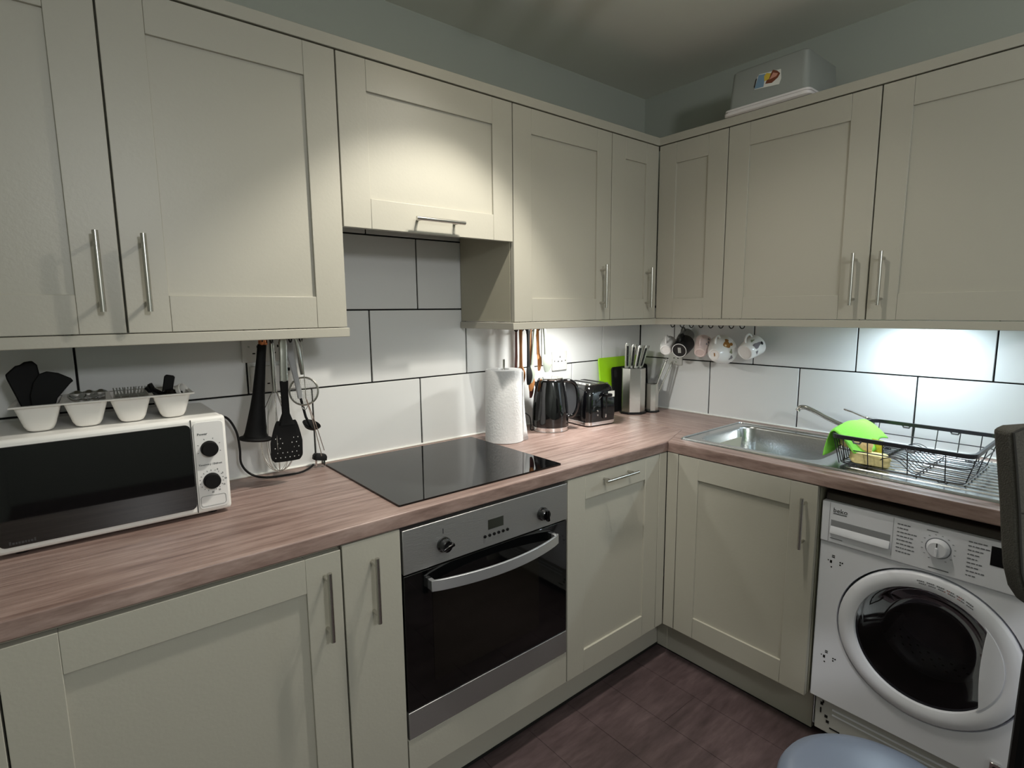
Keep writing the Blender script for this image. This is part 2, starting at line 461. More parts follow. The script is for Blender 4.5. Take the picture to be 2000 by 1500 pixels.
# the corner: B-run door, filler posts
t = thing('base_cabinet', 'sage shaker base cabinet under the sink, handle on its right side', 'cabinet', (-.3, -.9, 0))
dr = door(fB, .647, 1.146, ZB, ZL-.003, DD, t)
# open-topped carcass so the bowl hangs free
mb = MB().box(.648, .664, .06, DD-.021, ZB, ZL-.001).box(1.130, 1.145, .02, DD-.021, ZB, ZL-.001).box(.664, 1.13, .02, DD-.021, ZB, ZB+.016).mapped(fB)
obj('carcass', mb, M_carc, t, world=True)
obj('shadow_gap', MB().box(.650, 1.144, DD-.0215, DD-.0195, ZB+.002, ZL-.005).mapped(fB), M_gap, t, world=True)
handle(fB, 1.1115, DD, .660, .826, dr)
t = thing('corner_post', 'slim sage corner post between the two base cabinet runs', 'filler', (-.6, -.6, ZB))
obj('post', MB().box(-.6465, -.6, -.598, -.58, ZB, ZL-.002), M_cab, t, world=True, bevel=.001)
obj('post', MB().box(-.5985, -.58, -.6455, -.6, ZB, ZL-.002), M_cab, t, world=True, bevel=.001)
t = thing('filler_panel', 'sage filler panel closing the run at the left wall', 'filler', (-2.63, -.59, ZB))
obj('board', MB().box(XL+.003, -2.4995, .56, DD, ZB, .860).mapped(fA), M_cab, t, world=True, bevel=.001)
t = thing('oven_filler', 'sage filler strip below the oven', 'filler', (-1.442, -.59, ZB))
obj('board', MB().box(-1.7405, -1.1435, .57, DD-.001, ZB, .2695).mapped(fA), M_cab, t, world=True, bevel=.001)
t = thing('plinth', 'sage plinth board under the base cabinets on the hob wall', 'plinth', (-1.6, -.52, 0))
obj('board', MB().box(XL+.003, -.525, -.524, -.508, .012, ZB-.002), M_cab, t, world=True)
obj('floor_gap_shade', MB().box(XL+.003, -.509, -.5265, -.515, .0016, .012), M_gap, t, world=True)  # near-black strip stands in for the shade in the gap under the plinth
t = thing('plinth', 'sage plinth board under the sink cabinet', 'plinth', (-.52, -.85, 0))
obj('board', MB().box(-.524, -.508, -1.146, -.5245, .006, ZB-.002), M_cab, t, world=True)
obj('floor_gap_shade', MB().box(-.525, -.509, -1.146, -.5245, .0016, .006), M_gap, t, world=True)  # same painted gap shade along the sink run

# under-cabinet lights and ceiling spots
for f, u, d, lb in ((fA, LEDA[0], -LEDA[1], 'small round light under the cabinet right of the extractor'), (fB, -LEDB[1], -LEDB[0], 'small round light under the wall cabinets over the dish rack')):
    t = thing('under_cabinet_lamp', lb, 'lamp', f(u, d, UB))
    obj('housing', MB().lathe([(.036, 0), (.036, -.006), (.030, -.009), (.028, -.009)], (0, 0, .001), 24), M_white, t, smooth=True)
    obj('diffuser', MB().lathe([(.027, 0), (.026, -.002)], (0, 0, -.0085), 24), M_led, t)
t = thing('ceiling_spotlight_bar', 'white ceiling bar with three spotlight heads in front of the hob', 'lamp', (-1.2, -.9, ZC))
dv = Vector(SPOTS[2])-Vector(SPOTS[0]); dv.z = 0; dv.normalize()
a = Vector(SPOTS[0])-dv*.06; b = Vector(SPOTS[2])+dv*.06
obj('bar', MB().tube([(a.x, a.y, ZC-.012), (b.x, b.y, ZC-.012)], .012, 12), M_white, t, world=True, smooth=True)
for p, q in zip(SPOTS, SPOT_AIM):
    p = Vector(p); ax = (Vector(q)-p).normalized(); k = p-ax*.012
    sh = obj('spot_head', MB().lathe([(.028, 0), (.032, -.02), (.030, -.05), (.016, -.062), (.0, -.063)][::-1]+[(.0, 0)][:0], k, 20, axis=ax, cap=True), M_chrome, t, world=True, smooth=True)
    obj('stem', MB().tube([k-ax*.05, (p.x, p.y, ZC-.012)], .004, 8), M_chrome, t, world=True)
    obj('lamp_face', MB().lathe([(.026, 0), (.026, .001)], k+ax*.001, 20, axis=ax), M_spotem, sh, world=True)

t = thing('added_fill_lamp', 'rod and collar of an added fill lamp hanging behind the camera', 'lamp', (FILL[0], FILL[1], ZC))  # invented fixture for the added fill light; only rod and collar are built
obj('rod', MB().tube([(0, 0, 0), (0, 0, -.29)], .006, 8), M_chrome, t)
obj('collar', MB().lathe([(.04, -.285), (.05, -.30), (.045, -.31)], n=20), M_chrome, t, smooth=True)

# ------------------------------------------------------------------ hob and oven
t = thing('induction_hob', 'black glass hob set in the worktop above the oven', 'hob', (-1.42, -.30, ZW))
obj('glass_top', MB().add([(x, y, z) for z in (ZW+.0005, ZW+.0055) for (x, y, _) in rrect(-1.722, -1.131, -.558, -.046, .004, 3)],
    [tuple(range(16))[::-1], tuple(range(16, 32))]+[(i, (i+1) % 16, 16+(i+1) % 16, 16+i) for i in range(16)]), M_hob, t, world=True)

t = thing('built_in_oven', 'stainless and black glass built-in oven with a curved bar handle', 'oven', (-1.442, -.3, .27))
OX0, OX1, OZ0, OZ1, OP = -1.7385, -1.1455, .2715, .8605, .7385
obj('body', MB().box(OX0+.01, OX1-.01, -.565, -.05, OZ0+.005, OZ1-.01), M_black, t, world=True)
pn = obj('control_panel', MB().box(OX0, OX1, -.600, -.566, OP+.002, OZ1), M_steelv, t, world=True, bevel=.0015)
drv = obj('door', MB().box(OX0, OX1, -.5985, -.566, .352, OP-.002), M_glassblk, t, world=True, bevel=.002)
obj('window', MB().box(-1.655, -1.27, -.5993, -.598, .41, .665), M_ovenin, drv, world=True)
obj('lower_panel', MB().box(OX0, OX1, -.5995, -.566, OZ0, .350), M_steelv, t, world=True, bevel=.0015)
# bowed flat handle
mb = MB(); N = 20; rings = []
for k in range(N+1):
    q = k/N; x = -1.668+q*(.466); y = -.612-.042*sin(pi*q)**.8
    rings.append([(x, y, .680), (x, y-.007, .680), (x, y-.007, .711), (x, y, .711)])
mb.ring_loft(rings)
mb.box(-1.668, -1.655, -.615, -.598, .682, .709).box(-1.215, -1.202, -.615, -.598, .682, .709)
obj('handle', mb, mat('satin_aluminium', (215, 218, 222), .42, .9), drv, world=True, bevel=.001, seg=1)
def oven_knob(x, z, a):
    k = obj('knob', MB().lathe([(.021, 0), (.021, .006), (.0175, .010), (.0165, .022), (.014, .024)], (x, -.600, z), 28, axis=(0, -1, 0)), M_gloss, pn, world=True, smooth=True)
    mb = MB().box(-.0045, .0045, 0, .012, -.018, .018)
    ca, sa = cos(a), sin(a)
    mb.mapped(lambda u, d, w_: (x+u*ca+w_*sa, -.620-d, z-u*sa+w_*ca))
    obj('knob', mb, M_gloss, pn, world=True, bevel=.002)
oven_knob(-1.617, .792, radians(75)); oven_knob(-1.256, .787, radians(-5))
obj('dial_mark', MB().box(-1.618, -1.616, -.6006, -.600, .822, .836), M_text, pn, world=True)
obj('display', MB().box(-1.4660, -1.410, -.6007, -.5995, .791, .820), M_lcd, pn, world=True)
for i in range(6):
    obj('button', MB().lathe([(.0048, 0), (.0045, .003)], (-1.478+i*.0165, -.600, .774), 12, axis=(0, -1, 0)), M_black, pn, world=True)

# ------------------------------------------------------------------ microwave
t = thing('microwave', 'white microwave with black door and two dials on the left worktop', 'microwave', (-2.28, -.15, ZW))
X0, X1, Y0, Y1, Z0, Z1 = -2.508, -2.060, -.298, -.018, .919, 1.160
obj('case', MB().box(X0, X1, Y0+.012, Y1, Z0, Z1), M_white, t, world=True, bevel=.012, seg=3)
fr = obj('front_frame', MB().box(X0, X1, Y0+.002, Y0+.03, Z0-.001, Z1+.001), M_white, t, world=True, bevel=.009, seg=3)
dm = MB(); xs = -2.139
dm.ring_loft([[(x, y, z) for (x, z, _) in rrect(X0+.008, xs, Z0+.016, Z1-.013, .012, 5)] for y in (Y0-.004, Y0+.004)])
dd = obj('door', dm, M_glassblk, t, world=True, bevel=.001)
pp = obj('control_panel', MB().ring_loft([[(x, y, z) for (x, z, _) in rrect(xs+.006, X1-.007, Z0+.010, Z1-.010, .010, 5)] for y in (Y0-.001, Y0+.004)]), mat('panel_grey_white', (228, 228, 227), .4), t, world=True, bevel=.001)
obj('door_gap', MB().box(xs+.001, xs+.0028, Y0+.0008, Y0+.003, Z0+.004, Z1-.003), M_gap, t, world=True)
ym = Y0-.001
for x, z in ((-2.102, 1.082), (-2.102, 1.000)):
    k = obj('dial', MB().lathe([(.0195, 0), (.0185, .014), (.017, .016)], (x, ym, z), 32, axis=(0, -1, 0)), M_blackm, pp, world=True, smooth=True)
for x, z, a0, a1, n in ((-2.102, 1.082, 200, -20, 6), (-2.102, 1.000, 250, -70, 17)):
    mb = MB()
    for i in range(n):
        a = radians(a0+(a1-a0)*i/(n-1)); r0, r1 = .0245, .0275
        p, q = Vector((cos(a), sin(a))), Vector((-sin(a), cos(a)))*.0006
        v = [p*r0+q, p*r0-q, p*r1-q, p*r1+q]
        mb.add([(x+e.x, ym-.0004, z+e.y) for e in v], [(0, 1, 2, 3)])
    obj('dial_scale', mb, M_text, pp, world=True)
fm = lambda x, z, y=ym: (lambda a, b, c_: (x+a, y-.0003-c_, z+b))
lettering('Power', .0085, fm(-2.126, 1.117), M_text, pp)
lettering('Time(min.) / Defrost', .0062, fm(-2.128, 1.040), M_text, pp)
for i, s in enumerate(('0', '5', '10', '15', '25', '35')):
    a = radians(60-150*i/5); lettering(s, .0055, fm(-2.102+.0305*cos(a)-.002, 1.000+.0305*sin(a)-.002), M_text, pp)
mb = MB(); xx = -2.484
for k, w_ in enumerate((.0035, .004, .003, .0035, .004, .003, .0035, .004, .003)):
    mb.box(xx, xx+w_, Y0-.0046, Y0-.0040, .9405, .9405+(.0045 if k not in (0, 8) else .007)); xx += w_+.0014
obj('badge_print', mb, mat('faint_badge_grey', (52, 52, 54), .4), dd, world=True)
rb = MB(); a = rrect(-2.129, -2.073, .936, .962, .006, 4); n = len(a)
rb.tube([(x, ym-.0002, z) for (x, z, _) in a], .0009, 5, closed=True, cap=False)
obj('open_button', rb, mat('button_outline', (170, 172, 172), .4), pp, world=True)
obj('foot', MB().lathe([(.012, 0), (.012, .011)], (X0+.04, -.26, ZW), 14), M_black, t, world=True)
obj('foot', MB().lathe([(.012, 0), (.012, .011)], (X1-.04, -.26, ZW), 14), M_black, t, world=True)
obj('foot', MB().lathe([(.012, 0), (.012, .011)], (X0+.04, -.06, ZW), 14), M_black, t, world=True)
obj('foot', MB().lathe([(.012, 0), (.012, .011)], (X1-.04, -.06, ZW), 14), M_black, t, world=True)
obj('cable', MB().tube(spline([(-2.055, -.06, 1.115), (-2.01, -.055, 1.112), (-1.984, -.05, 1.065), (-1.978, -.05, 1.01), (-1.977, -.05, .965), (-1.955, -.055, .93), (-1.915, -.07, .9145), (-1.83, -.085, .9135), (-1.79, -.07, .915), (-1.765, -.055, .922)], 6), .0034, 8), M_black, t, world=True, smooth=True)
pl = obj('plug', MB().ring_loft([[(x, y, z) for (x, y, _) in rrect(-.024*s, .024*s, -.019*s, .019*s, .012*s, 4)] for s, z in ((1, 0), (1, .012), (.8, .019))]).mapped(
    lambda x, y, z: (-1.742+x*.9+z*.2, -.050+y*.8+z*.1, .934+z-.2*x)), M_blackm, t, world=True, bevel=.001)
for dx, dy in ((.012, -.008), (.012, .01), (-.012, 0)):
    obj('plug_pin', MB().box(-1.742+dx-.003, -1.742+dx+.003, -.05+dy-.002, -.05+dy+.002, .913, .936), M_chrome, pl, world=True)

# ------------------------------------------------------------------ cutlery tray
TL, TD, TH = .335, .17, .0575
TX, TY = -2.457, -.246
t = thing('cutlery_tray', 'white plastic cutlery tray with four compartments on the microwave', 'tray', (TX, TY, Z1+.0015), radians(-2.5))
cw = TL/4
for i in range(4):
    xa, xb = cw*i+.0025, cw*(i+1)-.0025
    rings = []
    for z, ix, iy, r in ((TH, -.001, -.001, .012), (.030, .007, .001, .012), (.012, .012, .003, .013), (.003, .017, .006, .013), (0, .024, .011, .010)):
        rings.append([(x, y, z) for (x, y, _) in rrect(xa+ix, xb-ix, .004+iy, TD-.004-iy, r, 4)])
    inner = []
    for z, ix, iy, r in ((.0025, .025, .013, .010), (.0045, .019, .008, .012), (.013, .0145, .005, .013), (.030, .009, .003, .012), (TH, .001, .001, .011)):
        inner.append([(x, y, z) for (x, y, _) in rrect(xa+ix, xb-ix, .004+iy, TD-.004-iy, r, 4)])
    obj('compartment', MB().ring_loft(rings+inner, cap=False, closed=True) if False else MB().ring_loft(rings, cap=False).ring_loft(inner, cap=False).add(rings[-1], [tuple(range(len(rings[-1])))]).add(inner[0], [tuple(range(len(inner[0])))]), M_tray, t, smooth=True)
mb = MB()
for i in range(4):
    xa, xb = cw*i+.0025, cw*(i+1)-.0025
    o_ = rrect(cw*i-(.004 if i == 0 else 0), cw*(i+1)+(.004 if i == 3 else 0), -.004, TD+.004, .002 if 0 < i < 3 else .004, 4)
    n_ = rrect(xa+.002, xb-.002, .006, TD-.006, .011, 4)
    for z in (TH-.001, TH+.0015):
        mb.add([(x, y, z) for (x, y, _) in o_+n_], [(k, (k+1) % 20, 20+(k+1) % 20, 20+k) for k in range(20)][:len(o_)] if len(o_) == 20 else [(k, (k+1) % len(o_), len(o_)+(k+1) % len(o_), len(o_)+k) for k in range(len(o_))])
mb.tube([(-.004, -.004, TH), (TL+.004, -.004, TH), (TL+.004, TD+.004, TH), (-.004, TD+.004, TH)], .0022, 6, closed=True, cap=False)
obj('rim', mb, M_tray, t)
tm = t
def in_tray(name, label, cat, x, y, z=0., rot=(0, 0, 0), group=None):
    """a thing standing in the tray; x, y in the tray's own frame"""
    a = radians(-2.5); p = Vector((TX+x*cos(a)-y*sin(a), TY+x*sin(a)+y*cos(a), Z1+.0015+z))
    return thing(name, label, cat, p, rot, group)
# two black silicone tools sticking out of the first compartment
t = in_tray('silicone_spatula', 'broad black spatula head standing in the left end of the cutlery tray', 'spatula', .036, .10, .010)
P = [(-.018, 0), (.022, 0), (.008, .130), (.0, .140), (-.014, .138), (-.022, .132), (-.030, .130), (-.048, .112), (-.047, .102)]
obj('blade', MB().prism(P, lambda a, b: (a, -.004, b), lambda a, b: (a, .004, b)), M_blackm, t, bevel=.003)
t = in_tray('pie_server', 'pointed black serving blade leaning right out of the cutlery tray', 'spatula', .040, .085, .012)
P = [(-.012, 0), (.018, .0), (.034, .050), (.060, .082), (.066, .087), (.062, .094), (.040, .108), (.020, .113), (.006, .108), (-.006, .09), (-.014, .06)]
obj('blade', MB().prism(P, lambda a, b: (a, -.003, b), lambda a, b: (a, .003, b)), M_blackm, t, bevel=.002)
def cutlery(kind, x, y, ang, tilt, label, group):
    t = in_tray(kind, label, 'cutlery', x, y, .020, (0, 0, radians(ang-5)), group)
    ct, st = cos(radians(tilt)), sin(radians(tilt))
    mp = lambda a, b, c_: (b, a*ct-c_*st, a*st+c_*ct)
    if kind == 'spoon':
        mb = MB(); rings = []
        for k in range(9):
            q = k/8; w_ = .019*sin(pi*min(.97, q*.9+.05))**.7; dz = -.006*sin(pi*q)
            rings.append([(.085+.05*q, w_*cos(2*pi*j/12), .0012*sin(2*pi*j/12)+dz*(1-abs(cos(2*pi*j/12)))) for j in range(12)])
        obj('bowl', mb.ring_loft(rings).mapped(mp), M_chrome, t, smooth=True)
        obj('stem', MB().tube([(-.03, 0, 0), (.03, 0, .001), (.087, 0, 0)], [.004, .0028, .0025], 8).mapped(mp), M_chrome, t, smooth=True)
    else:
        mb = MB().box(.082, .096, -.0115, .0115, -.0008, .0008)
        for j in range(4): mb.box(.096, .135, -.0115+j*.0066, -.0115+j*.0066+.003, -.0008, .0008)
        obj('tines', mb.mapped(mp), M_chrome, t)
        obj('stem', MB().tube([(-.03, 0, 0), (.03, 0, .001), (.084, 0, 0)], [.004, .0028, .0028], 8).mapped(mp), M_chrome, t, smooth=True)
for i, w_ in enumerate(('leftmost', 'middle', 'rightmost')):
    cutlery('spoon', .114+.011*i, .052, 6-6*i, 19, '%s steel spoon in the second compartment of the cutlery tray' % w_, 'spoons in the cutlery tray')
for i, w_ in enumerate(('leftmost', 'middle', 'rightmost')):
    cutlery('fork', .198+.011*i, .052, 6-6*i, 19, '%s steel fork in the third compartment of the cutlery tray' % w_, 'forks in the cutlery tray')
t = in_tray('peeler', 'black flat gadget handle sticking up from the right end of the cutlery tray', 'kitchen tool', .285, .08, .030)
obj('handle', MB().prism([(-.012, 0), (.010, 0), (.024, .062), (.022, .066), (.006, .070), (.001, .066)], lambda a, b: (a, -.004, b), lambda a, b: (a, .004, b)), M_blackm, t, bevel=.002)
t = in_tray('can_opener', 'dark rounded gadget lying at the right end of the cutlery tray', 'kitchen tool', .298, .075, .045)
obj('body', MB().lathe([(.001, -.012), (.016, -.009), (.021, 0), (.016, .009), (.001, .012)], (0, 0, .008), 16), M_gloss, t, smooth=True)
obj('handle', MB().tube([(-.022, 0, .008), (-.04, -.01, .022), (-.046, -.012, .036)], .006, 8), M_black, t, smooth=True)
t = in_tray('measuring_cup', 'small cream measuring cup tipped up at the tray\'s right end', 'cup', .322, .07, .045)
ax = Vector((.75, -.55, .35)).normalized()
obj('cup', MB().lathe([(.016, .010), (.018, -.004), (.0195, -.006), (.021, -.004), (.018, .012), (.001, .013)], (0, 0, .010), 20, axis=-ax, cap=False), M_tray, t, smooth=True)
obj('handle', MB().tube([(0.00, 0, .008), (-.03, .01, 0)], .004, 8), M_black, t, smooth=True)
t = in_tray('garlic_press', 'black ribbed gadget handle leaning left in the tray\'s right end', 'kitchen tool', .262, .07, .040)
obj('handle', MB().tube([(.012, 0, 0), (-.004, 0, .018), (-.016, 0, .034)], [.006, .008, .0065], 10), M_black, t, smooth=True)

# ------------------------------------------------------------------ sockets
def socket(f, u0, u1, z0, z1, label, screws=(), holes=(), rocker=None):
    t = thing('socket_plate', label, 'socket', f((u0+u1)/2, .0085, (z0+z1)/2))
    obj('plate', MB().box(u0, u1, .0082, .017, z0, z1).mapped(f), mat('socket_plastic', (205, 204, 200), .35), t, world=True, bevel=.003, seg=2)
    for (u, z) in screws: obj('screw', MB().lathe([(.0032, 0), (.003, .0006)], f(u, .017, z), 10, axis=f(0, 1, 0)), M_steel, t, world=True)
    for (u, z, a, b) in holes: obj('pin_hole', MB().box(u-a/2, u+a/2, .0168, .0173, z-b/2, z+b/2).mapped(f), M_gap, t, world=True)
    for (u, z) in rocker or (): obj('switch', MB().box(u-.006, u+.006, .017, .0195, z-.009, z+.009).mapped(f), M_white, t, world=True, bevel=.001)
    return t
H = lambda u, z: [(u, z+.011, .004, .008), (u-.011, z-.009, .008, .004), (u+.011, z-.009, .008, .004)]
socket(fA, -1.945, -1.800, 1.264, 1.345, 'white double socket high behind the hanging utensils', [(-1.925, 1.312)], H(-1.90, 1.30)+H(-1.84, 1.30))
socket(fA, -1.925, -1.775, 1.172, 1.252, 'white double socket low behind the sieve', [(-1.900, 1.185), (-1.792, 1.237)], H(-1.885, 1.205)+[(-1.811, 1.236, .008, .010)], [(-1.83, 1.235)])
socket(fA, -.652, -.560, 1.138, 1.226, 'white single socket above the toaster', [(-.640, 1.182), (-.572, 1.182)], [(-.606, 1.200, .004, .008), (-.617, 1.180, .008, .004), (-.595, 1.180, .008, .004)], [(-.606, 1.158)])
socket(fB, .190, .268, 1.136, 1.214, 'white socket on the right wall behind the hanging mugs', [(.235, 1.152)], H(.235, 1.18))

# ------------------------------------------------------------------ utensils hanging left of the hob
def cup_hook(p, d=(0, -1, 0), label=None, group=None, m=None):
    t = thing('cup_hook', label, 'hook', p, 0, group)
    d = Vector(d); path = [Vector((0, 0, .0)), Vector((0, 0, -.014)), Vector((0, 0, -.028))]
    for k in range(9):
        a = radians(-90+ -0+ 30*k); path.append(Vector((0, 0, -.030))+d*(.013*(1-cos(radians(24*k))))+Vector((0, 0, -.014*sin(radians(24*k)))))
    obj('hook', MB().tube(path, .0021, 6), m or M_black, t, smooth=True)
    return t
HZ = 1.3725
HK = [(-1.925, -.145), (-1.898, -.145), (-1.870, -.145), (-1.845, -.145), (-1.815, -.145)]
ORD = ('first', 'second', 'third', 'fourth', 'fifth', 'sixth', 'seventh', 'eighth')
for i, (x, y) in enumerate(HK): cup_hook((x, y, HZ), (0, -1, 0), '%s small black hook from the left above the utensils left of the hob' % ORD[i], 'hooks for the left utensils')
t = thing('potato_masher', 'black masher with a copper collar and a flat round foot, leftmost hanging utensil', 'utensil', (-1.921, -.158, 1.345))
prof = [(.012, -.020), (.0125, -.06), (.0150, -.12), (.0165, -.16), (.020, -.20), (.025, -.24), (.0295, -.272), (.033, -.281), (.043, -.285), (.045, -.288), (.041, -.293), (.02, -.294)]
q = Matrix.Rotation(radians(7.5), 3, 'Y')
obj('body', MB().lathe(prof, (0, 0, 0), 28).mapped(lambda x, y, z: q @ Vector((x, y*.85, z))), M_blackm, t, smooth=True)
obj('copper_collar', MB().lathe([(.010, .003), (.0118, .001), (.0125, -.018), (.012, -.0205)], (0, 0, 0), 20), M_copper, t, smooth=True)
obj('hanging_loop', MB().tube([(.006*cos(a), 0, .008+.006*sin(a)) for a in [2*pi*k/12 for k in range(12)]], .0015, 6, closed=True, cap=False), M_copper, t)
def whisk(p, label, L=.20, W=.038, hl=.16):
    t = thing('balloon_whisk', label, 'whisk', p)
    obj('handle', MB().lathe([(.001, 0), (.006, -.002), (.0075, -.02), (.0085, -hl*.6), (.0065, -hl)], n=14), M_steel, t, smooth=True)
    for k in range(5):
        a = pi*k/5; ca, sa = cos(a), sin(a); pts = []
        for j in range(25):
            s = j/24; th = -pi*.5+2*pi*.5*s*1.0
            u = W*sin(pi*(s*2-1))*1.0 if False else W*sin(pi*(2*s-1)*.5)*0
            q = 2*s-1   # -1..1
            r = W*(1-abs(q)**2.2)**.0
            ang = pi*(s)   # 0..pi
            zz = -hl-L*(sin(ang)**.75); rr = W*cos(ang)*(sin(ang)**.45+.12)*1.25
            pts.append((rr*ca, rr*sa, zz))
        obj('wire', MB().tube(pts, .0009, 5), M_steel, t, smooth=True)
    return t
whisk((-1.893, -.140, 1.345), 'steel balloon whisk hanging behind the slotted turner', .238, .052, .160)
t = thing('slotted_turner', 'black slotted turner with a steel handle, hanging in front of the whisk', 'utensil', (-1.873, -.180, 1.340), (radians(0), radians(2), 0))
obj('handle', MB().ring_loft([[(x, y*.5, z) for (x, y, _) in rrect(-w_, w_, -w_, w_, w_*.6, 3)] for w_, z in ((.0085, .004), (.0115, -.01), (.0105, -.07), (.0115, -.122))]), M_steel, t, smooth=True)
obj('neck', MB().ring_loft([[(x+dx, y*.5, z) for (x, y, _) in rrect(-w_, w_, -w_, w_, w_*.5, 3)] for w_, z, dx in ((.0115, -.120, 0), (.010, -.16, .001), (.0105, -.215, .003), (.022, -.248, .003))]), M_blackm, t, smooth=True)
# blade with real holes: grid of quads, some left out
mb = MB(); nx, nz = 27, 34; W = lambda q: .026+.019*min(1, q*1.9)**.7-.010*max(0, (q-.85)/.15)**2
pts = {}
for layer, y in ((0, -.002), (1, .001)):
    for j in range(nz+1):
        q = j/nz; z = -.236-.120*q
        for i in range(nx+1):
            x = (2*i/nx-1)*W(q); yy = y-.012*(1-(2*i/nx-1)**2)*.5
            pts[layer, i, j] = len(mb.v); mb.v.append((x+.003, yy, z))
hole = lambda i, j: 12 <= j <= 30 and (i+2*((j//4) % 2)) % 4 == 1 and j % 4 == 2 and 2 < i < nx-3 and not (9 < i < 17 and j < 24)
for j in range(nz):
    for i in range(nx):
        q4 = lambda l: (pts[l, i, j], pts[l, i+1, j], pts[l, i+1, j+1], pts[l, i, j+1])
        if hole(i, j):
            a, b = q4(0), q4(1)
            for k in range(4): mb.f.append((a[k], a[(k+1) % 4], b[(k+1) % 4], b[k]))
        else: mb.f.append(q4(0)); mb.f.append(q4(1)[::-1])
for l in range(nx): mb.f.append((pts[0, l, nz], pts[0, l+1, nz], pts[1, l+1, nz], pts[1, l, nz])); mb.f.append((pts[0, l, 0], pts[0, l+1, 0], pts[1, l+1, 0], pts[1, l, 0]))
for l in range(nz):
    for i in (0, nx): mb.f.append((pts[0, i, l], pts[0, i, l+1], pts[1, i, l+1], pts[1, i, l]))
obj('blade', mb, M_blackm, t)
t = thing('white_handled_ladle', 'black-bowled ladle with a pale plastic handle hanging behind the turner', 'utensil', (-1.848, -.135, 1.345), (0, radians(-9), 0))
obj('handle', MB().ring_loft([[(x, y*.6, z) for (x, y, _) in rrect(-w_, w_, -w_, w_, w_*.6, 3)] for w_, z in ((.010, .003), (.0125, -.02), (.0075, -.12), (.0075, -.19))]), mat('pale_grey_plastic', (178, 180, 182), .4), t, smooth=True)
obj('neck', MB().tube([(0, 0, -.186), (.002, -.002, -.25), (.010, -.008, -.288)], .004, 8), M_black, t)
obj('bowl', MB().lathe([(.001, -.016), (.018, -.012), (.028, 0), (.027, .001), (.017, -.010), (.001, -.013)], (.012, -.01, -.275), 20, axis=(.35, -.35, .8), cap=False), M_blackm, t, smooth=True)
# sieve
t = thing('small_sieve', 'small steel sieve with a round mesh hanging at the right end', 'sieve', (-1.835, -.175, 1.338))
obj('handle', MB().tube([(0, 0, 0), (.006, .0, -.03), (.012, .005, -.075), (.016, .008, -.105)], [.004, .006, .007, .006], 10), M_steel, t, smooth=True)
cc = Vector((.026, .035, -.160)); n_ = Vector((-.50, -.84, .15)).normalized(); u_ = n_.cross(Vector((0, 0, 1))).normalized(); v_ = n_.cross(u_)
obj('rim', MB().tube([cc+(u_*cos(2*pi*k/32)+v_*sin(2*pi*k/32))*.0415 for k in range(32)], .0030, 8, closed=True, cap=False), M_steel, t, smooth=True)
mb = MB()
for k in range(-9, 10):
    a = k*.0043; h = sqrt(max(0, .0405**2-a*a))
    for (p, q2) in ((u_*a-v_*h, u_*a+v_*h), (v_*a-u_*h, v_*a+u_*h)):
        pts = [cc+p.lerp(q2, s/6)-n_*.016*(1-(p.lerp(q2, s/6).length/.0405)**2) for s in range(7)]
        mb.tube(pts, .0004, 3, cap=False)
m_ = obj('mesh', mb, M_steel, t); m_['kind'] = 'stuff'
obj('rest_hook', MB().tube(spline([cc+v_*.041, cc+v_*.050+u_*.004, cc+v_*.055-u_*.004, cc+v_*.041-u_*.012], 5), .0011, 5), M_steel, t)
t = thing('wire_tongs', 'thin steel wire tongs hanging beside the sieve, reaching down towards the plug', 'utensil', (-1.825, -.19, 1.335))
obj('loop', MB().tube([(0, 0, .0), (.003, 0, -.10), (.004, 0, -.17)], .0012, 6), M_steel, t)
for a, b in (((.004, 0, -.17), (.052, .03, -.36)), ((.006, 0, -.175), (.062, .035, -.345))):
    obj('arm', MB().tube([a, Vector(a).lerp(Vector(b), .5)+Vector((.002, 0, 0)), b], .0013, 6), M_steel, t)

# ------------------------------------------------------------------ paper roll, kettle, toaster
t = thing('kitchen_roll', 'white kitchen roll standing at the right end of the hob', 'kitchen roll', (-1.050, -.160, ZW))
R = .0735
prof = [(R-.003, 0), (R+.002, .002), (R+.001, .04), (R, .12), (R-.001, .27), (R-.004, .279), (.022, .280), (.021, .279), (.021, .20)]
obj('paper', MB().lathe(prof, n=48, cap=True, fn=lambda a, z: 1+.006*sin(3*a+9*z)), M_paper, t, smooth=True)
pts = []; rings = []
for k in range(9):
    z = .002+.272*k/8; fl_ = .018*(1-k/8)**2.5
    a0 = radians(-55); 
    rings.append([(cos(a0+s*.06)*(R+.0015+fl_*(s/5)), sin(a0+s*.06)*(R+.0015+fl_*(s/5)), z) for s in range(6)])
mb = MB(); mb.v = [p for r in rings for p in r]; mb.f = [(k*6+i, k*6+i+1, k*6+6+i+1, k*6+6+i) for k in range(8) for i in range(5)]
obj('loose_sheet', mb, M_paper, t, smooth=True, solid=.0008)
obj('pole', MB().tube([(0, 0, .004), (0, 0, .318)], .0045, 10), M_steel, t)

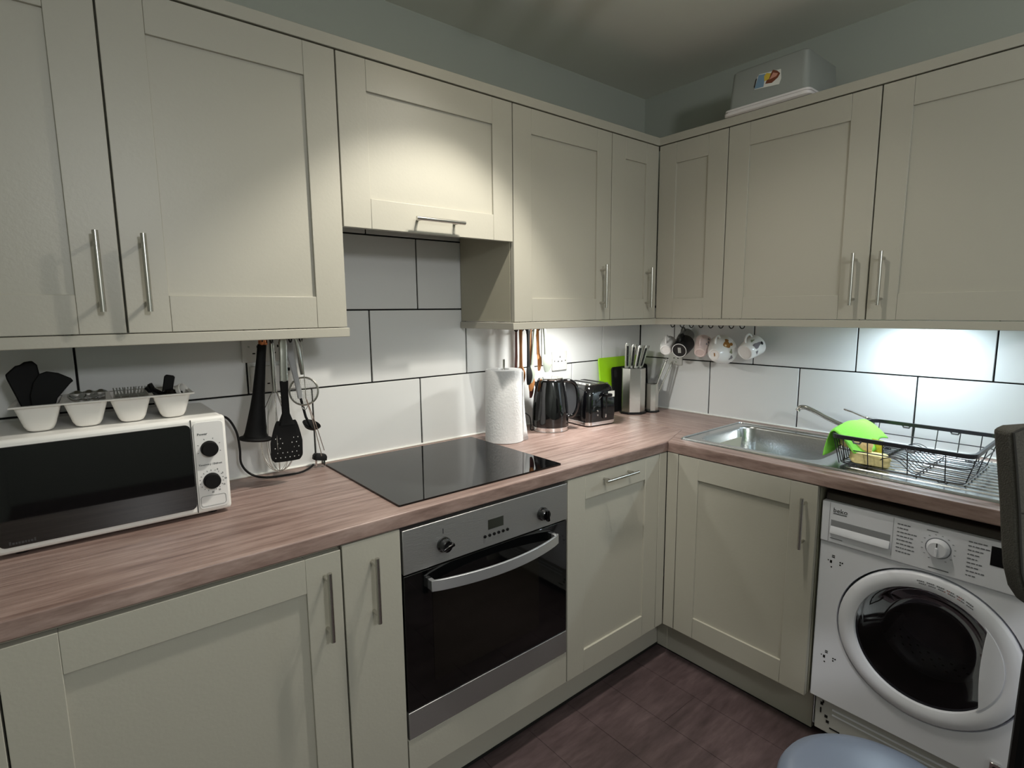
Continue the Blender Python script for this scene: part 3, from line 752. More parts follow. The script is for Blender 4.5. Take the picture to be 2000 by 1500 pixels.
kx, ky = -.785, -.140
t = thing('kettle', 'glossy black rippled kettle with a steel base ring', 'kettle', (kx, ky, ZW), radians(-39.5))
fn = lambda a, z: 1+.022*sin(7*a+22*z)*sin(pi*min(1, max(0, (z-.03)/.18)))
prof = [(.0765, .020), (.0775, .03), (.0775, .06), (.075, .10), (.070, .14), (.063, .18), (.0575, .206), (.056, .214), (.052, .216)]
obj('body', MB().lathe(prof, n=56, fn=fn), M_gloss, t, smooth=True, angle=60)
obj('base', MB().lathe([(.076, 0), (.077, .003), (.0765, .004), (.0785, .005), (.0785, .0195), (.076, .021)], n=48), M_chrome, t, smooth=True)
obj('lid', MB().lathe([(.053, .214), (.054, .219), (.052, .223), (.02, .227), (.001, .2275)], n=40), M_chrome, t, smooth=True)
mb = MB(); pth = spline([(.050, 0, .208), (.085, 0, .207), (.107, 0, .19), (.116, 0, .16), (.118, 0, .12), (.112, 0, .085), (.098, 0, .062), (.078, 0, .055)], 5)
rings = []
for i, p in enumerate(pth):
    tt = (pth[min(i+1, len(pth)-1)]-pth[max(i-1, 0)]).normalized(); nn = Vector((0, 1, 0)); bb = tt.cross(nn)
    rings.append([p+nn*.013*cos(2*pi*k/12)+bb*.0085*sin(2*pi*k/12) for k in range(12)])
obj('handle', mb.ring_loft(rings), M_gloss, t, smooth=True)
obj('spout', MB().ring_loft([[(-.045, -.022, .200), (-.045, .022, .200), (-.045, .02, .150), (-.045, -.02, .150)], [(-.075, -.008, .214), (-.075, .008, .214), (-.064, .006, .185), (-.064, -.006, .185)]]), M_gloss, t, smooth=True)
obj('handle_inner', MB().prism([(p.x-.003, p.z) for p in pth[3:-2]]+[(.074, .075), (.068, .15), (.062, .195)], lambda a, b: (a, -.006, b), lambda a, b: (a, .006, b)), mat('smoky_grey_window', (70, 72, 76), .15), t)
t = thing('bottle_on_base', 'white round base with a dark bottle and black lead, behind the kettle', 'appliance', (-.895, -.058, ZW))  # dark bottle on a white base, mostly hidden, so its form is guessed
obj('base', MB().lathe([(.034, 0), (.034, .030), (.031, .036)], n=24), M_white, t, smooth=True)
obj('bottle', MB().lathe([(.020, .036), (.022, .045), (.022, .10), (.016, .118), (.010, .124)], n=24), mat('dark_green_plastic', (52, 60, 48), .3), t, smooth=True)
obj('lead', MB().tube(spline([(.018, -.026, .075), (.030, -.040, .060), (.034, -.044, .030), (.030, -.048, .004), (.05, -.05, .003)], 5), .0025, 6), M_black, t, smooth=True)

t = thing('toaster', 'glossy black two-slot toaster with chrome base and a white sticker', 'toaster', (-.552, -.140, ZW), radians(-6))
w2, l2 = .086, .098
def rb_(hx, hy, r, z): return [(x, y, z) for (x, y, _) in rrect(-hx, hx, -hy, hy, r, 6)]
obj('body', MB().ring_loft([rb_(w2, l2, .028, .020), rb_(w2+.001, l2+.001, .03, .06), rb_(w2-.002, l2-.002, .03, .13), rb_(w2-.010, l2-.008, .03, .165), rb_(w2-.022, l2-.018, .03, .180)]), M_gloss, t, smooth=True, angle=50)
obj('base', MB().ring_loft([rb_(w2-.002, l2-.002, .026, .005), rb_(w2+.0015, l2+.0015, .03, .006), rb_(w2+.0015, l2+.0015, .03, .020), rb_(w2, l2, .029, .021)]), M_chrome, t, smooth=True)
for x in (-.06, .06):
    for y in (-.07, .07): obj('foot', MB().box(x-.012, x+.012, y-.012, y+.012, 0, .0055), M_black, t)
tp = obj('top_plate', MB().ring_loft([rb_(w2-.022, l2-.018, .028, .179), rb_(w2-.025, l2-.021, .026, .185)]), M_chrome, t, smooth=True)
for x in (-.026, .026):
    obj('slot', MB().box(x-.013, x+.013, -.066, .066, .1852, .1858), M_gap, tp)
fp = obj('front_panel', MB().ring_loft([[(x, y, z) for (x, z, _) in rrect(-.004, .062, .030, .150, .012, 4)] for y in (-l2-.007, -l2+.01)]), M_gloss, t, smooth=True)
obj('lever_slot', MB().box(.012, .020, -l2-.0078, -l2-.006, .05, .140), M_gap, fp)
obj('lever', MB().box(.002, .034, -l2-.026, -l2-.006, .128, .142), M_black, t, bevel=.003)
obj('lever_clip', MB().box(.008, .016, -l2-.010, -l2-.0065, .036, .052), M_chrome, t, bevel=.002)
obj('sticker', MB().box(.026, .062, -l2-.0082, -l2-.0068, .124, .150), M_label, fp)
for z in (.050, .068): obj('button', MB().lathe([(.0045, 0), (.004, .003)], (-.030, -l2-.0005, z), 12, axis=(0, -1, 0)), M_steel, t)
obj('chrome_mark', MB().tube([(-.018, -l2+.003, .118), (-.008, -l2-.001, .130)], .0016, 6), M_chrome, t)

# ------------------------------------------------------------------ boards and knife block
def board(u0, u1, h, y_top, y_bot, th, m, label, holed=False):
    t = thing('chopping_board', label, 'chopping board', ((u0+u1)/2, y_bot, ZW+.0005))
    hw = (u1-u0)/2
    ring = lambda o: [(x, o+(y_top-y_bot)*z/h, z) for (x, z, _) in rrect(-hw, hw, .001, h, .014, 5)]
    obj('board', MB().ring_loft([ring(0), ring(-th)]), m, t, bevel=.001, seg=1)
    if holed: obj('grip_hole', MB().ring_loft([[(x, -th-.0004+(y_top-y_bot)*z/h+o, z) for (x, z, _) in rrect(-hw+.012, -hw+.034, h-.05, h-.014, .008, 4)] for o in (0, .0008)]), M_gap, t)
    return t
board(-.352, -.012, .268, -.018, -.050, .007, M_green, 'lime green chopping board leaning on the tiles, behind the black one')
board(-.292, -.012, .222, -.052, -.066, .008, M_blackm, 'black chopping board in front of the lime green one', True)
t = thing('knife_block', 'tall faceted stainless knife holder on a black base', 'knife block', (-.230, -.142, ZW), radians(-39.5))
oc = lambda a, b, c_, z: [(-a+c_, -b, z), (a-c_, -b, z), (a, -b+c_, z), (a, b-c_, z), (a-c_, b, z), (-a+c_, b, z), (-a, b-c_, z), (-a, -b+c_, z)]
obj('base', MB().ring_loft([oc(.062, .048, .03, 0), oc(.062, .048, .03, .010)]), M_black, t, bevel=.001)
kb = obj('holder', MB().ring_loft([oc(.056, .043, .030, .010), oc(.056, .043, .030, .222)]), M_steel, t, bevel=.001)
obj('insert', MB().ring_loft([oc(.053, .040, .028, .220), oc(.053, .040, .028, .2235)]), M_black, t)
t = thing('utensil_holder', 'short faceted stainless utensil holder beside the knife block', 'utensil holder', (-.135, -.182, ZW), radians(-39.5))
obj('base', MB().ring_loft([oc(.036, .032, .018, 0), oc(.036, .032, .018, .009)]), M_black, t, bevel=.001)
obj('holder', MB().ring_loft([oc(.030, .028, .018, .009), oc(.030, .028, .018, .140), oc(.0285, .0265, .017, .140), oc(.0285, .0265, .017, .02)], cap=True), M_steel, t)
def knife(dx, dy, L, lean, label):
    a = radians(-39.5); p = (-.230+dx*cos(a)-dy*sin(a), -.142+dx*sin(a)+dy*cos(a), ZW+.2237)
    t = thing('kitchen_knife', label, 'knife', p, (0, 0, a))
    sh = lambda z: lean*z
    rings = [[(x+sh(z)+c_, y*.55, z) for (x, y, _) in rrect(-w_, w_, -.013, .013, min(w_, .013)*.7, 3)] for w_, z, c_ in ((.011, 0, 0), (.012, L*.3, 0), (.012, L*.7, .001), (.0145, L*.93, .002), (.012, L, .003))]
    obj('handle', MB().ring_loft(rings), M_steel, t, smooth=True, angle=50)
    obj('handle_scale', MB().ring_loft([[(x+sh(z), y, z) for (x, y) in ((-.004, -.0077), (.005, -.0077), (.005, -.0070), (-.004, -.0070))] for z in (L*.08, L*.88)]), M_black, t)
    for q in (.25, .5, .75): obj('rivet', MB().lathe([(.0022, 0), (.002, .0008)], (sh(L*q), -.0078, L*q), 8, axis=(0, -1, 0)), M_chrome, t)
knife(-.034, -.008, .120, .00, 'leftmost steel-handled knife in the stainless block')
knife(-.010, .008, .112, .10, 'second steel-handled knife from the left in the block')
knife(.010, -.014, .108, .17, 'third steel-handled knife from the left in the block')
knife(.033, .004, .106, .26, 'rightmost steel-handled knife in the stainless block')
def rod(name, p, L, lean, label, r=.0035, m=None):
    t = thing(name, label, 'utensil', p)
    d = (R_*lean+Vector((0, 0, 1))).normalized()
    obj('handle', MB().tube([Vector((0, 0, 0)), d*L*.5, d*L], [r*.8, r, r*1.2], 8), m or M_steel, t, smooth=True)
    obj('hanging_eye', MB().tube([d*(L+.005)+(R_*cos(2*pi*k/10)+Vector((0, 0, 1))*sin(2*pi*k/10))*.005 for k in range(10)], .0015, 5, closed=True, cap=False), m or M_steel, t)
rod('kitchen_scissors', (-.147, -.187, ZW+.06), .20, .36, 'dark-lined steel handle leaning right in the short holder', .005, M_steel)
rod('steel_skewer', (-.130, -.177, ZW+.06), .205, .34, 'thin steel handle leaning right in the short utensil holder', .004)
rod('steel_spoon_handle', (-.125, -.196, ZW+.06), .19, .42, 'lower steel handle leaning furthest right in the short holder', .004)

# ------------------------------------------------------------------ spoons hanging behind the kitchen roll
for i, x in enumerate((-.935, -.905, -.875, -.845, -.815)):
    cup_hook((x, -.085, HZ), (0, -1, 0), '%s small dark hook from the left above the wooden spoons' % ORD[i], 'hooks for the wooden spoons')
t = thing('dark_wood_stick', 'thin dark maroon stick, leftmost of the spoons behind the kitchen roll', 'utensil', (-.930, -.092, 1.345))
obj('stick', MB().tube([(0, 0, 0), (.0, 0, -.12), (-.006, 0, -.22)], [.004, .005, .006], 8), M_dwood, t, smooth=True)
obj('head', MB().lathe([(.001, -.022), (.018, -.014), (.020, 0), (.012, .016), (.004, .022)], (-.012, 0, -.235), 16).mapped(lambda x, y, z: (x, y*.35, z)), M_black, t, smooth=True)
def hang(name, label, x, y, m, L=.20, hw=.017, hm=None, top=None, head='oval', lean=0.):
    t = thing(name, label, 'utensil', (x, y, 1.348), (0, radians(lean), 0))
    obj('handle', MB().ring_loft([[(a, b*.5, z) for (a, b, _) in rrect(-w_, w_, -w_, w_, w_*.6, 3)] for w_, z in ((.005, 0), (.008, -.01), (.0065, -L*.5), (.0075, -L))]), m, t, smooth=True)
    rings = []
    for k in range(9):
        q = k/8; ww = hw*(sin(pi*(.12+.80*q))**.6); z = -L+.006-.075*q
        rings.append([(ww*cos(2*pi*j/14), .0035*sin(2*pi*j/14)-.006*sin(pi*q), z) for j in range(14)])
    obj('head', MB().ring_loft(rings), hm or m, t, smooth=True)
    if top: obj('handle_end', MB().ring_loft([[(a, b*.5, z) for (a, b, _) in rrect(-w_, w_, -w_, w_, w_*.6, 3)] for w_, z in ((.008, .004), (.011, -.006), (.010, -.018), (.0085, -.03))]), top, t, smooth=True)
    return t
hang('wooden_spoon', 'pale wooden spoon hanging second from left behind the kitchen roll', -.912, -.100, M_woodu, .17, .020)
hang('black_turner', 'black utensil with a holed black handle end behind the kitchen roll', -.893, -.125, M_blackm, .17, .017, None, M_black)
hang('wooden_spatula', 'orange-brown wooden spatula hanging right of the black utensil', -.868, -.110, M_woodu, .20, .018)
hang('silicone_spatula', 'pale silicone spatula with a slim handle above the kettle, leaning left', -.850, -.118, mat('pale_silicone', (160, 168, 154), .4), .165, .016, lean=6)
hang('wooden_fork', 'short orange wooden utensil hanging nearest the socket', -.822, -.100, mat('orange_wood', (190, 124, 66), .6), .12, .012, lean=-3)
hang('white_spoon', 'broad pale plastic spoon hanging above the kettle', -.806, -.128, mat('pale_plastic_spoon', (138, 144, 134), .35), .125, .026, lean=-4)
hang('dark_wooden_spoon', 'dark red-brown wooden spoon reaching down beside the kettle', -.842, -.080, M_dwood, .235, .013)

# ------------------------------------------------------------------ hooks and mugs under the right cabinets
hk = [.290, .340, .388, .436, .484, .532, .580, .628]
for i, u in enumerate(hk): cup_hook((-.150, -u, HZ), (-.25, -.97, 0), '%s black cup hook from the left in the mug row' % ORD[i], 'hooks of the mug row', M_black)
def mug(name, label, loc, ax, r0, r1, h, m, hang_dir, hr=.022, inner=None):
    """loc = centre of the mug's base, ax = direction from base to mouth"""
    t = thing(name, label, 'mug', loc)
    ax = Vector(ax).normalized()
    rm = lambda q: r0+(r1-r0)*q
    prof = [(.001, .003), (r0-.008, .003), (r0-.006, 0), (r0-.003, 0), (r0, .003), (rm(.4)+.002, h*.4), (r1, h), (r1-.003, h), (rm(.4)-.002, h*.4), (r0-.004, .006), (.001, .006)]
    b = obj('body', MB().lathe(prof, n=36, axis=ax, cap=False), m, t, smooth=True, angle=50)
    hd = Vector(hang_dir); hd = (hd-ax*hd.dot(ax)).normalized()
    pts = []
    for k in range(13):
        a = pi*k/12; pts.append(ax*(h*.5-cos(a)*h*.30)+hd*((rm(.5)-.002)+hr*1.1*sin(a)))
    obj('handle', MB().tube(pts, .0042, 8), m, t, smooth=True)
    return t, b, ax, hd
UPV = (0, 0, 1)
AX = lambda f_, r_, u_: tuple(fwd*f_+R_*r_+U_*u_)
mug('white_mug', 'small white mug seen from its base, leftmost of the mugs', (-.200, -.300, 1.222), AX(.72, .42, .50), .026, .037, .078, M_porc, UPV)
mug('grey_mug', 'smoky grey glass mug half hidden behind the white and black mugs', (-.110, -.322, 1.262), AX(.6, .6, .45), .026, .034, .070, M_greyp, UPV)
t, b, ax, hd = mug('black_mug', 'matt black mug with a white ring and label on its base', (-.205, -.376, 1.226), AX(.72, .55, .42), .035, .040, .092, mat('black_stoneware', (20, 20, 22), .5), UPV)
mb = MB(); u_ = ax.cross(Vector((0, 0, 1))).normalized(); v_ = ax.cross(u_)
obj('base_ring', MB().tube([(u_*cos(2*pi*k/32)+v_*sin(2*pi*k/32))*.0315-ax*.0005 for k in range(32)], .0016, 6, closed=True, cap=False), M_porc, t)
lb = [(-.007, -.013), (.007, -.013), (.007, .013), (-.007, .013)]
obj('base_label', MB().prism(lb, lambda a, c_: u_*a+v_*c_-ax*-.002, lambda a, c_: u_*a+v_*c_-ax*-.0035+ax*-.0015), M_label, t)
def patch(t, ax, rfun, h0, h1, a0, a1, m, name='print', off=.0006, hole=0, wob=0.):
    u_ = ax.cross(Vector((0, 0, 1))).normalized(); v_ = ax.cross(u_)
    n1, n2 = 10, 8; cx, ch = (a0+a1)/2, (h0+h1)/2; ctr = []; mb = MB()
    P = lambda a, h: (u_*cos(a)+v_*sin(a))*(rfun(h)+off)+ax*h
    mb.v.append(P(cx, ch))
    for ring in (1, 2):
        for k in range(16):
            th = 2*pi*k/16; rr = (1+wob*sin(3*th+cx*7))*ring/2
            mb.v.append(P(cx+(a1-a0)/2*cos(th)*rr, ch+(h1-h0)/2*sin(th)*rr))
    for k in range(16):
        j = (k+1) % 16; mb.f.append((0, 1+k, 1+j)); mb.f.append((1+k, 17+k, 17+j, 1+j))
    mb.v = [tuple(v) for v in mb.v]
    return obj(name, mb, m, t)
t, b, ax, hd = mug('pink_mug', 'blush pink mug with grey lettering-like print, beside the black mug', (-.195, -.474, 1.218), AX(.62, .42, .66), .025, .036, .088, M_pink, UPV)
rf = lambda h: .025+.011*h/.088+.0014
u_ = ax.cross(Vector((0, 0, 1))).normalized(); v_ = ax.cross(u_)
a_c = atan2((-fwd+R_*.6).dot(v_), (-fwd+R_*.6).dot(u_))
for h0, a in ((.034, -.5), (.050, -.35), (.066, -.5)):
    for k in range(4):
        aa = a_c+a+.42*k; patch(t, ax, rf, h0, h0+.011, aa, aa+.28, M_grprint, wob=.2)
t, b, ax, hd = mug('bear_print_mug', 'big white mug with a brown bear print, in the middle of the row', (-.205, -.548, 1.216), AX(.66, .62, .28), .027, .066, .090, M_porc, UPV, .026)
rf = lambda h: (.027+.039*h/.090+(.002*h/.0352 if h < .0352 else .002*(1-(h-.0352)/.0528)))
u_ = ax.cross(Vector((0, 0, 1))).normalized(); v_ = ax.cross(u_)
def ang_to(d):
    d = Vector(d); return atan2(d.dot(v_), d.dot(u_))
a_c = ang_to(-fwd+Vector((0, 0, .35)))
patch(t, ax, rf, .034, .066, a_c-.32, a_c+.32, M_bear, wob=.12)
patch(t, ax, rf, .058, .074, a_c-.40, a_c-.12, M_bear, off=.0008, wob=.1); patch(t, ax, rf, .060, .076, a_c+.05, a_c+.30, M_bear, off=.0008)
patch(t, ax, rf, .036, .046, a_c-.10, a_c+.10, mat('cream_print', (226, 204, 170), .3), off=.0012)
a2 = ang_to(-fwd+Vector((0, 0, -.5))+R_*.5)
patch(t, ax, rf, .048, .062, a2-.5, a2-.12, mat('sage_print', (150, 156, 128), .3), wob=.3); patch(t, ax, rf, .054, .070, a2+.05, a2+.45, M_grprint, wob=.3)
obj('base_print', MB().prism([(-.002, -.008), (.003, -.007), (.004, .006), (-.001, .008)], lambda a, c_: u_*a+v_*c_+ax*.0028, lambda a, c_: u_*a+v_*c_+ax*.0020), M_bear, t)
t, b, ax, hd = mug('grey_print_mug', 'white mug with a grey and black print, rightmost of the mugs', (-.150, -.655, 1.228), AX(.48, .75, .42), .034, .046, .084, M_porc, UPV, .024)
rf = lambda h: .034+.012*h/.084+.0022
u_ = ax.cross(Vector((0, 0, 1))).normalized(); v_ = ax.cross(u_); a_c = ang_to(-fwd+Vector((0, 0, .15)))
patch(t, ax, rf, .018, .058, a_c-.25, a_c+.30, M_grprint, wob=.25); patch(t, ax, rf, .060, .072, a_c-.05, a_c+.28, M_dkprint)
patch(t, ax, rf, .022, .032, a_c+.5, a_c+.9, M_grprint, wob=.3); patch(t, ax, rf, .03, .05, a_c-.75, a_c-.5, mat('sage_print', (150, 156, 128), .3), wob=.3)

# ------------------------------------------------------------------ sink, tap
t = thing('sink', 'stainless steel sink with one bowl and a ribbed drainer', 'sink', (-.3, -1.1, ZW))
SX0, SX1, SY0, SY1 = -.532, -.072, -1.625, -.604
pr = rrect(SX0, SX1, SY0, SY1, .020, 6, ZW+.0035); n6 = len(pr)
b1 = rrect(HX0+.010, HX1-.010, HY0+.010, HY1-.010, .060, 6, ZW+.0035)
b1 = [(x, y, z) for x, y, z in b1]
mb = MB().add(pr+b1, [(i, (i+1) % n6, n6+(i+1) % n6, n6+i) for i in range(n6)])
lo = [(x, y, ZW+.0004) for x, y, z in rrect(SX0-.001, SX1+.001, SY0-.001, SY1+.001, .021, 6)]
mb.add(pr+lo, [(i, n6+i, n6+(i+1) % n6, (i+1) % n6) for i in range(n6)])
obj('deck', mb, M_sink, t, world=True)
rings = []
for z, i_, r in ((ZW+.0035, .010, .060), (ZW+.001, .013, .058), (ZW-.006, .016, .056), (ZW-.10, .022, .055), (ZW-.135, .030, .052), (ZW-.150, .048, .045), (ZW-.154, .085, .035)):
    rings.append(rrect(HX0+i_, HX1-i_, HY0+i_, HY1-i_, r, 6, z))
mb = MB().ring_loft(rings, cap=False); mb.f.append(tuple(range(6*n6, 7*n6)))
obj('bowl', mb, M_sink, t, world=True, smooth=True, angle=60)
obj('raised_rim', MB().tube(rrect(SX0+.006, SX1-.006, SY0+.006, SY1-.006, .018, 6, ZW+.0042), .0035, 6, closed=True, cap=False), M_sink, t, world=True, smooth=True)
obj('drain', MB().lathe([(.040, 0), (.040, .003), (.030, .001), (.001, .001)], (-.30, -.87, ZW-.1535), 24), M_chrome, t, world=True, smooth=True)
for k in range(11):
    x = -.475+.036*k
    rings = []
    for y, s in ((-1.585, .2), (-1.57, 1), (-1.19, 1), (-1.175, .2)):
        rings.append([(x-.006, y, ZW+.0034), (x-.003, y, ZW+.0034+.003*s), (x+.003, y, ZW+.0034+.003*s), (x+.006, y, ZW+.0034)])
    obj('drainer_rib', MB().ring_loft(rings), M_sink, t, world=True)
t = thing('tap', 'chrome mixer tap with a long swivel spout and flat lever', 'tap', (-.085, -1.115, ZW+.004))
obj('body', MB().lathe([(.026, 0), (.026, .004), (.021, .008), (.020, .06), (.021, .085), (.018, .092), (.001, .094)], n=24), M_chrome, t, smooth=True)
obj('spout', MB().tube(spline([(0, .015, .045), (-.012, .06, .050), (-.022, .13, .075), (-.030, .185, .100), (-.034, .215, .110), (-.037, .235, .108), (-.038, .242, .096)], 6), [.0095]*36+[.011], 12), M_chrome, t, smooth=True)
obj('lever', MB().ring_loft([[(x, y+0, z+z0_) for x, z in ((-w_, 0), (w_, 0), (w_, .006), (-w_, .006))] for w_, y, z0_ in ((.016, -.018, .090), (.014, .02, .095), (.010, .062, .108), (.008, .090, .114))]), M_chrome, t, bevel=.002)

# ------------------------------------------------------------------ dish rack with its contents
t = thing('dish_rack', 'dark wire dish rack standing on the drainer', 'dish rack', (-.3, -1.3, ZW+.007))
FX, BX, LY, RY = -.485, -.118, -1.130, -1.488; ZR = 1.008; ZF = .9195
def rr_(z, i, r, n=5): return rrect(FX+i, BX-i, RY+i, LY-i, r, n, z)
bd = []
for dx, dz in ((.0035, -.006), (-.0035, -.006), (-.0035, .006), (.0035, .006)):
    bd.append(rrect(FX-dx, BX+dx, RY-dx, LY+dx, .03, 5, ZR+dz))
obj('rim_band', MB().ring_loft(bd, cap=False, closed=True), M_rack, t, world=True)
obj('middle_wire', MB().tube(rr_(.968, .010, .028), .0018, 6, closed=True, cap=False), M_rack, t, world=True)
obj('lower_wire', MB().tube(rr_(ZF+.002, .022, .02), .002, 6, closed=True, cap=False), M_rack, t, world=True)
def leg(p): 
    obj('foot', MB().tube([(p[0], p[1]+.012, ZF), (p[0], p[1]+.008, ZF-.004), (p[0], p[1]+.005, ZW+.0085), (p[0], p[1]-.005, ZW+.0085), (p[0], p[1]-.008, ZF-.004), (p[0], p[1]-.012, ZF)], .002, 6), M_rack, t, world=True)
for p in ((FX+.022, -1.42), (FX+.022, -1.19), (BX-.022, -1.42), (BX-.022, -1.19)): leg(p)
def upright(x, y, ix, iy):
    obj('upright_wire', MB().tube([(x, y, ZR), (x+ix*.010, y+iy*.010, .968), (x+ix*.022, y+iy*.022, ZF)], .0015, 5), M_rack, t, world=True)
for y in (-1.165, -1.232, -1.272, -1.335, -1.425): upright(FX, y, 1, 0)
for y in (-1.155, -1.26, -1.325, -1.385, -1.44): upright(BX, y, -1, 0)
for k in range(12): upright(FX+.018+.017*k, LY, 0, -1)
for k in range(3): upright(FX+.05+.13*k, RY, 0, 1)
for k in range(12):
    x = FX+.045+.0245*k
    pts = [(x, LY-.022, ZF+.002), (x, -1.215, ZF+.002), (x, -1.235, ZF+.006), (x, -1.262, ZF+.030), (x, -1.285, ZF+.038), (x, -1.308, ZF+.030), (x, -1.335, ZF+.006), (x, -1.355, ZF+.002), (x, RY+.022, ZF+.002)]
    obj('floor_wire', MB().tube(spline(pts, 3), .0013, 5), M_rack, t, world=True)
for y in (-1.222, -1.352): obj('cross_wire', MB().tube([(FX+.022, y, ZF), (BX-.022, y, ZF)], .002, 6), M_rack, t, world=True)
for f_, ys in ((FX-.004, (-1.205, -1.345)), (BX+.002, (-1.235, -1.37))):
    for y in ys: obj('clip', MB().tube([(f_, y+.012, ZR-.004), (f_, y+.008, ZR-.012), (f_, y-.008, ZR-.012), (f_, y-.012, ZR-.004)], .003, 6), M_rackg, t, world=True)
# cloth over the left rim
t = thing('microfibre_cloth', 'bright green cloth draped over the left end of the dish rack', 'cloth', (-.34, -1.12, ZR))
mb = MB(); nu, nv = 22, 26
for j in range(nv+1):
    q = j/nv
    for i in range(nu+1):
        s = i/nu; x = -.470+.285*s
        if q < .42:
            k = 1-q/.42; dn = (.085 if s < .45 else .085*max(.25, 1-(s-.45)*1.6))
            y = -1.120+.016*k**.8+.004*sin(9*s+3*k); z = ZR+.011-dn*k
        else:
            k = (q-.42)/.58; y = -1.126-.082*k+.012*sin(7*s+2)*k; z = ZR+.011+.012*sin(pi*k)*sin(pi*s)-.058*k**1.5-.01*sin(6*s)*k
        z += .016*max(0, sin(pi*min(1, s*1.25)))*(1-abs(q-.45)*1.6)*.9
        mb.v.append((x+.012*sin(5*q)*(1-s), y, z))
mb.f = [(j*(nu+1)+i, j*(nu+1)+i+1, (j+1)*(nu+1)+i+1, (j+1)*(nu+1)+i) for j in range(nv) for i in range(nu)]
obj('fabric', mb, M_cloth, t, world=True, smooth=True, solid=.0022)
def sponge(label, loc, size, rot, m, m2=None):
    t = thing('sponge', label, 'sponge', loc, tuple(radians(a) for a in rot))
    a, b, h = size; mb = MB()
    mb.ring_loft([[(x*s_, y*s_, z) for (x, y, _) in rrect(-a/2, a/2, -b/2, b/2, .010, 4)] for z, s_ in ((0, .94), (h*.15, 1), (h*.5, .965), (h*.85, 1), (h, .94))])
    obj('foam', mb, m, t, smooth=True)
    if m2: obj('scouring_layer', MB().ring_loft([[(x, y, z) for (x, y, _) in rrect(-a/2, a/2, -b/2, b/2, .009, 4)] for z in (h, h+.006)]), m2, t)
sponge('yellow sponge lying lowest at the front of the dish rack', (-.425, -1.222, ZF+.0055), (.105, .062, .032), (0, 6, -62), M_sponge)
sponge('tan sponge resting on top of the yellow one in the rack', (-.415, -1.176, ZF+.042), (.085, .058, .030), (-14, 18, -50), M_tan)
sponge('yellow-green sponge standing on edge behind the tan one', (-.345, -1.205, ZF+.012), (.018, .060, .055), (0, 12, -20), M_spongeg)

# ------------------------------------------------------------------ washing machine
t = thing('washing_machine', 'white washing machine with a large round door under the drainer', 'washing machine', (-.3, -1.45, 0))
WX = -.572; y1, y0 = -1.152, -1.747; ZT, ZP = .821, .692
DC, DR = (-1.435, .464), .222     # door centre (y, z) and radius
def wy(p): return p
obj('cabinet', MB().box(-.545, -.04, y0+.004, y0+.006, .045, ZT-.004).box(-.545, -.04, y1-.006, y1-.004, .045, ZT-.004).box(-.545, -.04, y0+.006, y1-.006, ZT-.006, ZT-.004).box(-.545, -.04, y0+.006, y1-.006, .045, .047).box(-.042, -.04, y0+.006, y1-.006, .047, ZT-.006), M_whitem, t, world=True)
# front sheet with a circular opening
N = 64; mb = MB()
outer = []
for k in range(N):
    a = 2*pi*k/N; c_, s_ = cos(a), sin(a); cy, cz = DC
    ty = ((y1-cy)/c_ if c_ > 1e-6 else (y0-cy)/c_ if c_ < -1e-6 else 1e9); tz = ((ZP-.002-cz)/s_ if s_ > 1e-6 else (.161-cz)/s_ if s_ < -1e-6 else 1e9)
    tt = min(ty, tz); outer.append((cy+tt*c_, cz+tt*s_))
# snap the nearest samples onto the corners
for cor in ((y1, ZP-.002), (y0, ZP-.002), (y1, .161), (y0, .161)):
    k = min(range(N), key=lambda i: hypot(outer[i][0]-cor[0], outer[i][1]-cor[1])); outer[k] = cor
inn = [(DC[0]+DR*cos(2*pi*k/N), DC[1]+DR*sin(2*pi*k/N)) for k in range(N)]
A_ = [(WX, y, z) for y, z in outer]; B_ = [(WX, y, z) for y, z in inn]; C_ = [(WX+.018, y, z) for y, z in inn]; D_ = [(WX+.027, y, z) for y, z in outer]
mb.add(A_+B_+C_+D_, [(i, (i+1) % N, N+(i+1) % N, N+i) for i in range(N)]+[(N+i, N+(i+1) % N, 2*N+(i+1) % N, 2*N+i) for i in range(N)]+[(i, 3*N+i, 3*N+(i+1) % N, (i+1) % N) for i in range(N)])
fp = obj('front_panel', mb, M_whitem, t, world=True, bevel=.0012)
LX = -1
def ring_y(r, x, cy=DC[0], cz=DC[1], n=64): return [(x, cy+r*cos(2*pi*k/n), cz+r*sin(2*pi*k/n)) for k in range(n)]
obj('door_groove', MB().ring_loft([ring_y(DR+.001, WX+.018), ring_y(DR-.004, WX+.018)], cap=False), mat('groove_grey', (70, 72, 80), .5), t, world=True)
# door ring: outer lip, dish, inner opening partly filled by the grip plate on the right
OR, IR = .216, .172
dring = obj('door_ring', MB().ring_loft([ring_y(OR, WX+.016), ring_y(OR, WX-.004), ring_y(OR-.006, WX-.010), ring_y(IR+.014, WX-.012), ring_y(IR, WX-.006), ring_y(IR-.004, WX+.012)], cap=False), M_whitem, t, world=True, smooth=True, angle=50)
# grip plate: segment of the opening at the right side
mb = MB(); seg = []
hh = .120
a0 = math.asin(hh/IR)
arc = [(DC[0]-(IR+.003)*cos(a), DC[1]+.004+(IR+.003)*sin(a)) for a in [a0-2*a0*k/16 for k in range(17)]]
inner = [(DC[0]-.131-.006*cos(pi*(k/8-.5))*-1, DC[1]+.004-hh+.012+2*(hh-.012)*k/8) for k in range(9)]
poly = arc+inner
mb.prism(poly, lambda a, b: (WX-.0105, a, b), lambda a, b: (WX+.004, a, b))
obj('door_grip', mb, M_whitem, t, world=True, bevel=.0015)
